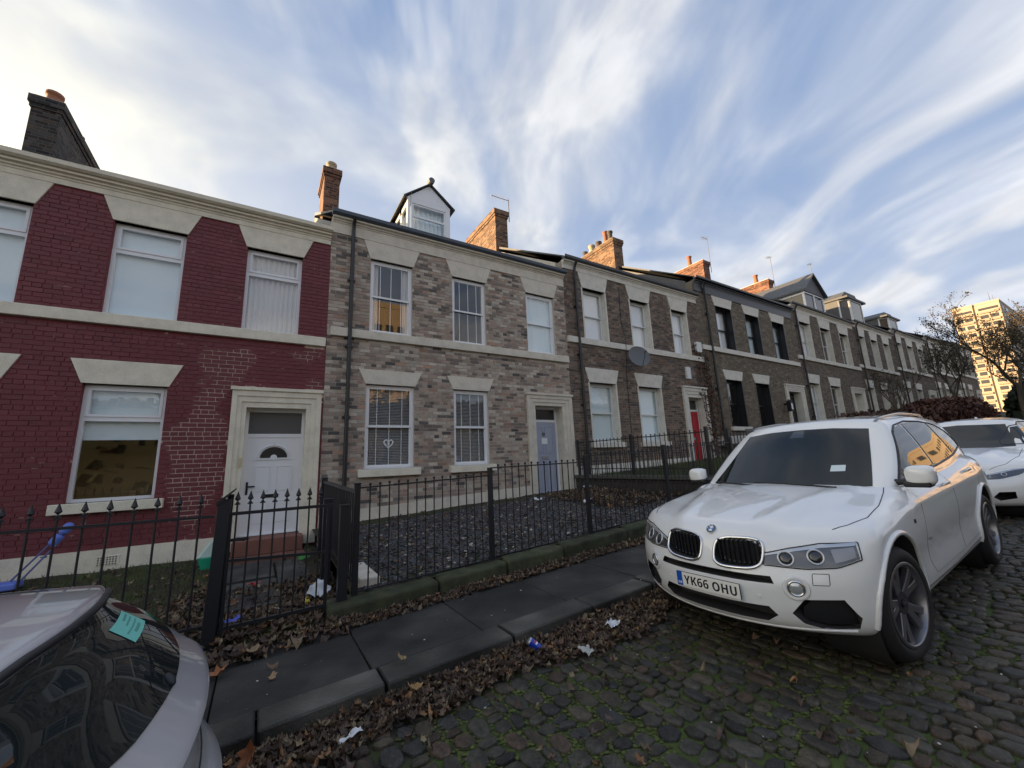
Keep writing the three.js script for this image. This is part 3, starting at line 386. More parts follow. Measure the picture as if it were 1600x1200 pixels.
{ // small fittings on the fronts
  part('bell_push', [rbx(-0.345, -0.305, 1.72, 1.88, -0.02, 0.045, 0.006, 1)], mat(lin(0.55, 0.47, 0.25), 0.5), houses[1]);
  part('door_step', [rbx(-0.36, 0.74, 0.02, 0.24, -0.2, 0.62, 0.015), rbx(-0.34, 0.72, 0.24, 0.49, -0.28, 0.32, 0.015)], mat(lin(0.24, 0.105, 0.075), 0.85, { map: grain, bumpMap: grainBump, bumpScale: 0.004 }), houses[1]);
  part('air_brick', [rbx(-2.02, -1.76, 0.33, 0.47, 0.03, 0.045, 0.004, 1)], M.stone, houses[1]); { const gs = []; for (let i = 0; i < 7; i++) for (let j = 0; j < 4; j++) gs.push(bx(-2.005 + i * 0.033, -1.987 + i * 0.033, 0.342 + j * 0.032, 0.36 + j * 0.032, 0.04, 0.0465)); part('air_brick_hole', gs, M.blackPaint, houses[1]); }
  part('door_bell', rbx(7.07, 7.1, 1.86, 1.98, -0.16, -0.1, 0.008, 2), M.blackPaint, houses[2]);
  part('door_step', rbx(6.0, 7.3, 0.45, 0.73, -0.28, 0.25, 0.015), M.stoneGrey, houses[2]);
  part('alarm_box', rbx(12.78, 13.02, 4.28, 4.72, 0.01, 0.1, 0.02), M.oldWhite, houses[3]);
  part('meter_box', rbx(13.55, 13.85, 5.35, 5.75, 0.01, 0.12, 0.02), M.oldWhite, houses[3]);
  part('wall_cable', tube([[9.78, 7.2, 0.03], [9.75, 6, 0.02], [9.8, 5.3, 0.09], [9.77, 4.2, 0.02], [9.74, 2.6, 0.02], [9.76, 1.6, 0.03]], 0.009, 40, 5), M.pipe, houses[3]);
  const l = part('wall_lantern', [rbx(19.52, 19.7, 3.3, 3.72, 0.12, 0.3, 0.02), bx(19.57, 19.65, 3.6, 3.68, 0.0, 0.14), new THREE.ConeGeometry(0.16, 0.12, 4).rotateY(Math.PI / 4).translate(19.61, 3.78, 0.21)], M.blackPaint, houses[4]); part('lantern_glass', rbx(19.535, 19.685, 3.38, 3.64, 0.14, 0.305, 0.01), M.blind, l);
  const dish = thing('satellite_dish', 'grey satellite dish fixed to the brown brick wall above the windows', 'dish', [9.98, 4.72, 0.38]); dish.rotation.set(-0.3, -0.35, 0);
  const pts = []; for (let i = 0; i <= 10; i++) { const r = 0.36 * i / 10; pts.push(new THREE.Vector2(r, 0.5 * r * r)); }
  const dm = mat(lin(0.12, 0.125, 0.135), 0.5, { side: THREE.DoubleSide }); part('reflector', new THREE.LatheGeometry(pts, 28).rotateX(Math.PI / 2), dm, dish); part('feed_arm', [bar([0, -0.34, 0.06], [0, -0.08, 0.42], 0.012), new THREE.CylinderGeometry(0.03, 0.03, 0.1, 10).rotateX(1.3).translate(0, -0.06, 0.42)], dm, dish); part('bracket', [bar([0, 0, -0.02], [-0.12, -0.12, -0.42], 0.02), bx(-0.2, -0.05, -0.22, -0.02, -0.44, -0.40)], dm, dish);
  const heart = thing('heart_wreath', 'small white woven heart hanging in the ground floor sash window', 'ornament', [2.33, 2.12, -0.16]); const hp = []; for (let i = 0; i < 40; i++) { const t = i / 40 * 6.283; hp.push([0.006 * 16 * Math.sin(t) ** 3, 0.006 * (13 * Math.cos(t) - 5 * Math.cos(2 * t) - 2 * Math.cos(3 * t) - Math.cos(4 * t)), 0.006 * Math.sin(i * 2)]); } part('ring', tube(hp, 0.02, 60, 6, true), M.blind, heart); part('hanging_heart', new THREE.SphereGeometry(0.035, 10, 8).scale(0.8, 1.3, 0.5).translate(0, 0.01, 0), M.blind, heart);
}
// ---------------------------------------------------------------- ground, road, pavement
const roadY = (x) => SLOPE * clamp(x, -60, 75);
function sheet(x0, x1, z0, z1, nx, nz, f) { // height sheet with uv in metres
  const pos = [], uv = [], idx = [];
  for (let j = 0; j <= nz; j++) for (let i = 0; i <= nx; i++) { const x = lerp(x0, x1, i / nx), z = lerp(z0, z1, j / nz); pos.push(x, f(x, z), z); uv.push(x, z); }
  for (let j = 0; j < nz; j++) for (let i = 0; i < nx; i++) { const a = j * (nx + 1) + i; idx.push(a, a + nx + 1, a + 1, a + 1, a + nx + 1, a + nx + 2); }
  const g = new THREE.BufferGeometry(); g.setAttribute('position', new THREE.Float32BufferAttribute(pos, 3)); g.setAttribute('uv', new THREE.Float32BufferAttribute(uv, 2)); g.setIndex(idx); g.computeVertexNormals(); return g;
}
const earthTex = dataTex(512, (u, v) => { const a = fbm(u * 12, v * 12, 5, 71, 12), h = hash(u * 512 | 0, v * 512 | 0, 2); return [0.20 + 0.16 * (a - 0.5) + 0.07 * h, 0.18 + 0.15 * (a - 0.5) + 0.06 * h, 0.14 + 0.11 * (a - 0.5) + 0.05 * h]; });
earthTex.repeat.set(0.5, 0.5);
const jointTex = dataTex(1024, (u, v) => { // earth in the joints with moss growing over it
  const x = u * 12, z = v * 12, a = fbm(x * 1.1 + 5, z * 1.1, 4, 81), f = fbm(x * 9, z * 9, 3, 83, 108), h = hash(u * 1024 | 0, v * 1024 | 0, 6);
  const near = Math.exp(-((x - 1.9) ** 2) / 3.2 - ((z - 2.3) ** 2) / 1.6), m = sst(0.42, 0.62, a * 0.6 + f * 0.35 + near * 0.18);
  return [lerp(0.17, 0.24, m) + 0.06 * h + 0.06 * (f - 0.5), lerp(0.155, 0.29, m) + 0.07 * h + 0.08 * (f - 0.5), lerp(0.13, 0.10, m) + 0.04 * h];
});
jointTex.repeat.set(1 / 12, 1 / 12); jointTex.offset.set(0, -5 / 12);
struct('ground', sheet(-300, 400, -300, 300, 70, 60, (x, z) => roadY(x) - 0.35), mat(lin(0.14, 0.13, 0.09), 0.95, { map: earthTex }));
const road = struct('road', sheet(-12, 40, 5.6, 12.6, 420, 60, (x, z) => roadY(x) - 0.024 + 0.008 * (fbm(x * 5, z * 5, 2, 161) - 0.5)), mat(lin(0.85, 0.85, 0.85), 0.85, { map: jointTex, bumpMap: grainBump, bumpScale: 0.01 }));
{ // setts: courses across the street, worn round, the nearest as single stones
  const shapes = [];
  for (let k = 0; k < 10; k++) { // domed irregular stone in a unit box, about forty faces
    const n = 9, pos = [[0, 1, 0]], idx = [], rings = [[0.78, 0.96], [0.97, 0.72], [1.0, 0.0]];
    const ang = [], rad = []; for (let i = 0; i < n; i++) { const a = (i + rr(-0.28, 0.28)) / n * 6.283; ang.push(a); const q = Math.max(Math.abs(Math.cos(a)), Math.abs(Math.sin(a))); rad.push(0.5 / Math.pow(q, 0.75) * rr(0.86, 1.08)); }
    const tilt = [rr(-0.12, 0.12), rr(-0.12, 0.12)];
    rings.forEach(([s, y]) => { for (let i = 0; i < n; i++) { const x = Math.cos(ang[i]) * rad[i] * s, z = Math.sin(ang[i]) * rad[i] * s; pos.push([x, y + (y > 0 ? tilt[0] * x * 2 + tilt[1] * z * 2 + rr(-0.05, 0.05) : 0), z]); } });
    for (let i = 0; i < n; i++) { const j = (i + 1) % n; idx.push(0, 1 + j, 1 + i); for (let r = 0; r < 2; r++) { const a = 1 + r * n, b = a + n; idx.push(a + i, a + j, b + i, a + j, b + j, b + i); } }
    const g = new THREE.BufferGeometry(); g.setAttribute('position', new THREE.Float32BufferAttribute(pos.flat(), 3)); g.setIndex(idx); g.computeVertexNormals();
    const uv = new Float32Array(pos.length * 2); pos.forEach((p, i) => { uv[2 * i] = p[0] * 0.35 + k * 0.13; uv[2 * i + 1] = p[2] * 0.35 + k * 0.31; }); g.setAttribute('uv', new THREE.BufferAttribute(uv, 2)); shapes.push(g);
  }
  const list = [];
  for (let x = -1.6; x < 34; ) {
    const w = rr(0.07, 0.135); let z = 5.74 + rr(0, 0.1);
    while (z < (x < 10 ? 10.4 : 8.2)) { const l = 0.07 + 0.14 * Math.pow(rnd(), 1.4), d = Math.hypot(x, 1.6, z - 8.8); if (!(x < -0.2 && z > 7.6)) list.push({ x: x + w / 2 + rr(-0.012, 0.012), z: z + l / 2, w: w * rr(0.86, 1.0), l: l * rr(0.86, 0.98), d, y: rr(0.024, 0.037), r: rr(-0.2, 0.2) }); z += l; }
    x += w;
  }
  const tone = () => { const k = rr(0.72, 1.55), t = rnd(); return t < 0.14 ? lin(0.100 * k, 0.070 * k, 0.050 * k) : t < 0.32 ? lin(0.096 * k, 0.082 * k, 0.058 * k) : t < 0.5 ? lin(0.056 * k, 0.057 * k, 0.056 * k) : lin(0.078 * k, 0.074 * k, 0.060 * k); };
  const stoneTex = dataTex(256, (u, v) => { const a = fbm(u * 6, v * 6, 5, 151, 6), h = hash(u * 256 | 0, v * 256 | 0, 31), b = fbm(u * 24, v * 24, 3, 152, 24); const t = 0.80 + 0.55 * (a - 0.5) + 0.35 * (b - 0.5) + 0.22 * (h - 0.5); return [t, t * 0.985, t * 0.95]; }); const stoneO = { map: stoneTex, bumpMap: grainBump, bumpScale: 0.012 };
  const vis = (s) => { const cx = Math.cos(0.555), sx = Math.sin(0.555), dx = s.x, dz = s.z - 8.8, f = dx * sx - dz * cx, r = dx * cx + dz * sx; return f > 0.25 && Math.abs(r / f) < 1.3 && 1.6 / f < 1.35; };
  list.forEach((s) => { s.v = vis(s) && !(s.x > 2.6 && s.x < 7.6 && s.z > 5.7 && s.z < 7.6) ? 0 : 100; });
  list.sort((a, b) => a.v + a.d - b.v - b.d);
  const mats = Array.from({ length: 9 }, () => mat(tone(), 0.55, stoneO));
  const rest = list.slice(300), rot = new THREE.Matrix4(), q = new THREE.Quaternion(), eu = new THREE.Euler();
  const mtx = (s) => rot.clone().compose(new THREE.Vector3(s.x, roadY(s.x) - 0.034, s.z), q.setFromEuler(eu.set(0, s.r, 0.055)), new THREE.Vector3(s.w, s.y, s.l));
  list.slice(0, 300).forEach((s, i) => { const m = part('cobble', shapes[i % 10], mats[Math.floor(rnd() * 9)], road); m.applyMatrix4(mtx(s)); });
  const holder = new THREE.Group(); holder.name = 'cobbles'; holder.userData.kind = 'stuff'; road.add(holder);
  for (let k = 0; k < 10; k++) { const sub = rest.filter((_, i) => i % 10 === k), im = fin(new THREE.InstancedMesh(shapes[k], mat(lin(1, 1, 1), 0.5, stoneO), sub.length)); sub.forEach((s, i) => { im.setMatrixAt(i, mtx(s)); im.setColorAt(i, tone()); }); im.name = 'cobbles'; im.userData.kind = 'stuff'; holder.add(im); }
}
const slabTex = dataTex(512, (u, v) => { const a = fbm(u * 6, v * 6, 6, 91, 6), b = fbm(u * 3, v * 3, 3, 94, 3), h = hash(u * 512 | 0, v * 512 | 0, 12); const t = 0.70 + 0.50 * (a - 0.5) + 0.50 * (b - 0.5) + 0.22 * (h - 0.5); return [t, t * 0.99, t * 0.96]; });
slabTex.repeat.set(0.7, 0.7);
const pav = struct('pavement', sheet(-30, 60, 4.2, 5.45, 90, 2, (x) => roadY(x) + 0.07), mat(lin(0.05, 0.05, 0.047), 0.9, { map: slabTex }));
{
  const mats = [0.85, 1, 1.12].map((k) => mat(lin(0.072 * k, 0.071 * k, 0.068 * k), 0.62, { map: slabTex, bumpMap: grainBump, bumpScale: 0.004 }));
  const kmats = [0.9, 1, 1.15].map((k) => mat(lin(0.12 * k, 0.118 * k, 0.105 * k), 0.7, { map: slabTex, bumpMap: grainBump, bumpScale: 0.008 }));
  for (let x = -1.13, i = 0; x < 20; i++) { const w = [0.95, 0.97, 0.92, 0.93, 0.98][i % 5], g = rbx(x + 0.005, x + w - 0.005, 0, 0.08, 4.25, 5.418, 0.008, 1), m = part('paving_slab', g, mats[i % 3], pav); m.rotation.z = Math.atan(SLOPE); m.position.y = 0.035 + rr(-0.004, 0.004); x += w; }
  const kerb = struct('kerb', sheet(-30, 60, 5.43, 5.66, 90, 1, (x) => roadY(x) + 0.03), mats[0]);
  const ks = [-1.9, -0.95, 0.08, 0.83, 1.85, 2.72, 3.55, 4.5, 5.5, 6.4, 7.4, 8.4, 9.4, 10.4, 11.4, 12.4, 13.4];
  for (let i = 0; i < ks.length - 1; i++) { const m = part('kerb_stone', rbx(ks[i] + 0.006, ks[i + 1] - 0.006, -0.12, 0.125, 5.425, 5.70 + rr(-0.008, 0.01), 0.022, 3), kmats[i % 3], kerb); m.rotation.z = Math.atan(SLOPE); m.position.y = rr(-0.006, 0.006); }
}
// ---------------------------------------------------------------- front gardens
const gardenTex = dataTex(512, (u, v) => { const a = fbm(u * 10, v * 10, 5, 101, 10), h = hash(u * 512 | 0, v * 512 | 0, 22), g = sst(0.42, 0.6, fbm(u * 5, v * 5, 4, 103, 5)); return [lerp(0.24, 0.27, g) + 0.12 * (a - 0.5) + 0.08 * h, lerp(0.21, 0.30, g) + 0.13 * (a - 0.5) + 0.08 * h, lerp(0.16, 0.14, g) + 0.09 * (a - 0.5) + 0.05 * h]; });
gardenTex.repeat.set(0.6, 0.6);
const g1Y = (x, z) => { const t = clamp((4.3 - z) / 4.3, 0, 1); return lerp(0.12 + SLOPE * x, 0.24, t) + 0.05 * fbm(x * 2, z * 2, 3, 111) - (x > -0.35 && x < 0.75 && z < 3.6 ? 0.09 : 0); };
const g2Y = (x, z) => { const t = clamp((4.12 - z) / 4.1, 0, 1); return lerp(0.26 + 0.068 * x, 0.50 + 0.048 * x, Math.pow(t, 0.8)) + 0.035 * (fbm(x * 3, z * 3, 3, 113) - 0.5); };
const g3Y = (x, z) => lerp(0.75 + 0.05 * x, 0.72 + 0.052 * x, clamp((4.1 - z) / 4, 0, 1)) + 0.03 * fbm(x * 2, z * 2, 3, 115);
const earthMat = mat(lin(0.55, 0.55, 0.52), 0.95, { map: gardenTex, bumpMap: grainBump, bumpScale: 0.02 });
struct('mossy_garden', sheet(-8, 0.92, -0.02, 4.3, 60, 30, g1Y), earthMat);
struct('slate_garden', sheet(0.88, 7.36, -0.02, 4.16, 60, 40, g2Y), mat(lin(0.42, 0.42, 0.42), 0.9, { map: gardenTex, bumpMap: grainBump, bumpScale: 0.02 }));
struct('lawn', sheet(7.42, 14.1, -0.02, 4.16, 40, 30, g3Y), mat(lin(0.40, 0.55, 0.25), 0.95, { map: gardenTex, bumpMap: grainBump, bumpScale: 0.03 }));
struct('far_gardens', sheet(14.1, 60, -0.02, 4.25, 60, 8, (x, z) => lerp(SLOPE * x + 0.35, 1.9 + 0.058 * (x - 14), clamp((4.1 - z) / 4.1, 0, 1))), mat(lin(0.30, 0.30, 0.22), 0.95, { map: gardenTex }));
struct('garden_path', [rbx(-0.34, 0.26, 0.1, 0.2, 0.66, 1.9, 0.012), rbx(-0.32, 0.28, 0.08, 0.175, 1.93, 3.2, 0.012), rbx(0.29, 0.7, 0.08, 0.18, 0.7, 2.3, 0.012)], mat(lin(0.13, 0.13, 0.125), 0.75, { map: slabTex, bumpMap: grainBump, bumpScale: 0.004 }));
const inst = (name, geo, material, n, place, color) => { const im = fin(new THREE.InstancedMesh(geo, material, n)), o = new THREE.Object3D(); for (let i = 0; i < n; i++) { place(o, i); o.updateMatrix(); im.setMatrixAt(i, o.matrix); im.setColorAt(i, color(i)); } im.name = numbered(name); im.userData.kind = 'stuff'; scene.add(im); return im; };
{ // slate chippings over the second garden
  const chip = new THREE.IcosahedronGeometry(0.5, 0); const p = chip.attributes.position; for (let i = 0; i < p.count; i++) { const k = 0.75 + 0.5 * hash(Math.round(p.getX(i) * 99), Math.round(p.getY(i) * 99 + p.getZ(i) * 37)); p.setXYZ(i, p.getX(i) * k, p.getY(i) * k * 0.45, p.getZ(i) * k * 0.8); } chip.computeVertexNormals();
  const im = inst('slate_chippings', chip, mat(lin(1, 1, 1), 0.6), 15000, (o) => { const x = rr(0.97, 7.3), z = 4.08 - 3.5 * Math.pow(rnd(), 1.0); o.position.set(x, g2Y(x, z) + 0.004, z); const s = rr(0.03, 0.075); o.scale.set(s, s, s); o.rotation.set(rr(-0.5, 0.5), rr(0, 6), rr(-0.5, 0.5)); }, () => { const k = rr(0.6, 1.4), t = rnd(); return t < 0.05 ? lin(0.32 * k, 0.28 * k, 0.23 * k) : t < 0.18 ? lin(0.10 * k, 0.075 * k, 0.06 * k) : lin(0.058 * k, 0.058 * k, 0.063 * k); });
  tag(im, 'dark grey slate chippings filling the garden of the mottled house', 'gravel');
  const bl = new THREE.BufferGeometry(); bl.setAttribute('position', new THREE.Float32BufferAttribute([-0.5, 0, 0, 0.5, 0, 0, 0.1, 1, 0.35], 3)); bl.setAttribute('uv', new THREE.Float32BufferAttribute([0, 0, 1, 0, 0.5, 1], 2)); bl.computeVertexNormals();
  const gm = mat(lin(1, 1, 1), 0.9, { side: THREE.DoubleSide }), gc = () => { const k = rr(0.6, 1.35); return lin(0.075 * k, 0.092 * k, 0.032 * k); };
  tag(inst('moss_grass', bl, gm, 9000, (o) => { let x, z; do { x = rr(-3.6, 0.85); z = rr(0.05, 3.7); } while (x > -0.4 && z > 0.4 && fbm(x * 3, z * 3, 2, 5) < 0.6); o.position.set(x, g1Y(x, z), z); o.scale.set(rr(0.006, 0.014), rr(0.02, 0.07), rr(0.02, 0.06)); o.rotation.set(rr(-0.4, 0.4), rr(0, 6.3), rr(-0.4, 0.4)); }, gc), 'short mossy grass in the garden of the maroon house', 'grass');
  tag(inst('lawn_grass', bl, gm, 7000, (o) => { const x = rr(7.5, 14), z = rr(0.05, 4.0); o.position.set(x, g3Y(x, z), z); o.scale.set(rr(0.01, 0.02), rr(0.04, 0.10), rr(0.03, 0.08)); o.rotation.set(rr(-0.4, 0.4), rr(0, 6.3), rr(-0.4, 0.4)); }, gc), 'grass in the raised garden of the house with the red door', 'grass');
  tag(inst('moss', chip, mat(lin(1, 1, 1), 0.95), 16000, (o) => { let x, z; do { x = rr(-0.1, 4.6); z = rr(6.0, 8.7); } while (fbm(x * 1.6 + 3, z * 1.6, 3, 121) + 0.16 * Math.exp(-((x - 1.7) ** 2) / 1.6) < 0.50); o.position.set(x, roadY(x) - 0.019, z); const s = rr(0.012, 0.036); o.scale.set(s, s * rr(0.4, 0.8), s); o.rotation.set(0, rr(0, 6), 0); }, () => { const k = rr(0.6, 1.4); return lin(0.074 * k, 0.090 * k, 0.022 * k); }), 'green moss in the joints between the cobbles', 'moss');
}
{ // stone edging along the slate garden, each block on its own
  const w = thing('stone_edging', 'low mossy stone edging below the railings of the slate garden', 'edging');
  const st = dataTex(256, (u, v) => { const a = fbm(u * 8, v * 8, 5, 131, 8), m = sst(0.46, 0.6, fbm(u * 4, v * 4, 4, 133, 4)), h = hash(u * 256 | 0, v * 256 | 0, 3); return [lerp(0.34, 0.26, m) + 0.24 * (a - 0.5) + 0.06 * h, lerp(0.325, 0.275, m) + 0.24 * (a - 0.5) + 0.06 * h, lerp(0.28, 0.18, m) + 0.16 * (a - 0.5) + 0.05 * h]; });
  const mts = [0.62, 0.75, 0.85].map((k) => mat(lin(k, k, k), 0.8, { map: st, bumpMap: grainBump, bumpScale: 0.012 })), xs = [0.62, 1.75, 2.62, 3.5, 4.7, 5.9, 7.0, 8.2];
  for (let i = 0; i < xs.length - 1; i++) { const a = xs[i], b = xs[i + 1], L = b - a - 0.012, y0 = roadY(a) - 0.02, h = 0.30 + 0.012 * i, g = new RoundedBoxGeometry(L, h, 0.34, 5, 0.05), p = g.attributes.position; for (let k = 0; k < p.count; k++) { const x = p.getX(k) + (a + b) / 2, y = p.getY(k), z = p.getZ(k), n = 0.02 * (fbm(x * 4, z * 6 + y * 5, 3, 141) - 0.5); p.setXYZ(k, x, y + h / 2 + roadY(x) - 0.02 + n * (y > 0 ? 1 : 0), z + 4.15 + n); } g.computeVertexNormals(); part('stone_block', boxUV(g), mts[i % 3], w); }
  part('stone_block', rbx(0.98, 1.20, 0.22, 0.44, 3.1, 3.95, 0.02), M.stoneGrey, w);
  const rw = thing('retaining_wall', 'dark low brick retaining wall between slate garden and raised lawn', 'wall'), bm = [0.8, 1, 1.2].map((k) => mat(lin(0.05 * k, 0.045 * k, 0.04 * k), 0.9, { map: grain })), bg = boxUV(new THREE.BoxGeometry(0.1, 0.07, 0.226));
  part('mortar', bx(7.33, 7.44, 0.5, 1.04, 0.05, 4.0), mat(lin(0.06, 0.055, 0.05), 0.95), rw);
  for (let r = 0; r < 7; r++) for (let i = 0; i < 16; i++) { const m = part('brick', bg, bm[(r * 7 + i * 3) % 3], rw); m.position.set(7.372, 0.56 + r * 0.083, 0.2 + i * 0.238 + (r % 2) * 0.11); }
  part('coping', rbx(7.28, 7.48, 1.11, 1.2, 0.05, 4.08, 0.02), mat(lin(0.10, 0.10, 0.085), 0.9, { map: grain }), rw);
}
// ---------------------------------------------------------------- railings and gate
const barGeo = {}, IR = M.iron;
function uprights(t, name, pts, r, top) { // pts: [x, y0, y1, z]
  for (const [x, y0, y1, z] of pts) { const k = (y1 - y0).toFixed(2) + top + r; const g = barGeo[k] ??= merge([new THREE.CylinderGeometry(r, r, y1 - y0, 8).translate(0, (y1 - y0) / 2, 0), ...(top === 'spear' ? [new THREE.ConeGeometry(0.024, 0.075, 4).scale(1, 1, 0.45).translate(0, y1 - y0 + 0.075, 0), new THREE.ConeGeometry(0.024, 0.022, 4).scale(1, 1, 0.45).rotateX(Math.PI).translate(0, y1 - y0 + 0.027, 0), new THREE.SphereGeometry(0.014, 8, 6).translate(0, y1 - y0 + 0.005, 0), bx(-0.022, 0.022, y1 - y0 - 0.012, y1 - y0, -0.009, 0.009)] : top === 'ball' ? [new THREE.SphereGeometry(0.016, 8, 6).translate(0, y1 - y0 + 0.006, 0)] : [])]); const m = part(name, g, IR, t); m.position.set(x, y0, z); }
}
function flatRail(a, b, w, h) { const A = new THREE.Vector3(...a), B = new THREE.Vector3(...b), d = B.clone().sub(A), g = new THREE.BoxGeometry(d.length(), h, w); g.applyQuaternion(new THREE.Quaternion().setFromUnitVectors(new THREE.Vector3(1, 0, 0), d.normalize())); return boxUV(g.translate(...A.add(B).multiplyScalar(0.5).toArray())); }
{ // spear-headed railing of the maroon house
  const t = thing('spear_railing', 'black spear headed iron railing in front of the maroon house', 'railing'), z = 4.15;
  part('top_rail', flatRail([-4.2, 1.27, z], [-0.33, 1.235, z], 0.032, 0.022), IR, t); part('bottom_rail', flatRail([-4.2, 0.24, z], [-0.33, 0.33, z], 0.032, 0.02), IR, t);
  uprights(t, 'upright', Array.from({ length: 26 }, (_, i) => { const x = -0.44 - i * 0.148; return [x, 0.14, 1.33, z]; }), 0.0085, 'spear');
  for (const x of [-2.0, -3.9]) part('post', rbx(x - 0.025, x + 0.025, 0.0, 1.3, z - 0.025, z + 0.025, 0.005, 1), IR, t);
  const gp = thing('gate_post', 'flat topped black iron gate post leaning by the spear headed gate', 'post', [-0.30, 0.02, 4.15]); gp.rotation.z = -0.03; part('post', rbx(-0.05, 0.05, 0, 1.36, -0.06, 0.06, 0.006, 1), IR, gp); const cap = part('cap', merge([prism([[-0.06, 1.30], [0.07, 1.44], [0.075, 1.46], [-0.06, 1.34]], -0.075, 0.075), bx(0.01, 0.06, 0.1, 1.40, -0.07, -0.055)]), IR, gp); part('latch', [bx(0.05, 0.18, 0.985, 1.01, -0.01, 0.01), new THREE.ConeGeometry(0.018, 0.06, 4).rotateZ(-Math.PI / 2).translate(0.2, 0.998, 0)], IR, gp);
  const g = thing('garden_gate', 'black iron garden gate with spear heads before the white door', 'gate'), zg = 4.16;
  part('top_rail', flatRail([-0.21, 1.245, zg], [0.66, 1.25, zg], 0.03, 0.028), IR, g); part('middle_rail', flatRail([-0.20, 0.84, zg], [0.63, 0.80, zg], 0.028, 0.026), IR, g); part('bottom_rail', flatRail([-0.22, 0.285, zg], [0.62, 0.31, zg], 0.03, 0.03), IR, g);
  uprights(g, 'upright', Array.from({ length: 8 }, (_, i) => [-0.165 + i * 0.1, 0.29, 1.335, zg]), 0.0075, 'spear');
  part('hinge_stile', rbx(-0.225, -0.195, 0.22, 1.25, zg - 0.016, zg + 0.016, 0.004, 1), IR, g); part('latch_stile', rbx(0.60, 0.63, 0.25, 1.25, zg - 0.016, zg + 0.016, 0.004, 1), IR, g);
}
{ // posts and side panel between the two gardens
  const ps = [['gate_post', 'square black iron post closing the gate', 0.77, 0.25, 1.23, 4.15, 0.045], ['railing_post', 'tall thin black post at the corner of the slate garden railing', 0.90, 0.2, 1.44, 4.1, 0.03], ['railing_post', 'tall black post nearest the door in the side railing', 0.90, 0.3, 1.47, 1.4, 0.045], ['gate_post', 'short stout black post behind the gate', 0.72, 0.2, 1.25, 3.3, 0.05]];
  for (const [n, l, x, y0, y1, z, r] of ps) { const p = thing(n, l, 'post', [x, y0, z]); part('post', rbx(-r, r, 0, y1 - y0, -r, r, 0.005, 1), IR, p); part('cap', rbx(-r - 0.006, r + 0.006, y1 - y0, y1 - y0 + 0.015, -r - 0.006, r + 0.006, 0.004, 1), IR, p); }
  const t = thing('side_railing', 'black side railing running back between maroon and mottled gardens', 'railing');
  part('top_rail', flatRail([0.90, 1.36, 4.07], [0.90, 1.42, 1.45], 0.05, 0.03), IR, t); part('bottom_rail', flatRail([0.90, 0.46, 4.07], [0.90, 0.58, 1.45], 0.04, 0.025), IR, t);
  uprights(t, 'upright', Array.from({ length: 24 }, (_, i) => [0.90, 0.42, 1.37 + i * 0.002, 3.97 - i * 0.108]), 0.009, 'none');
}
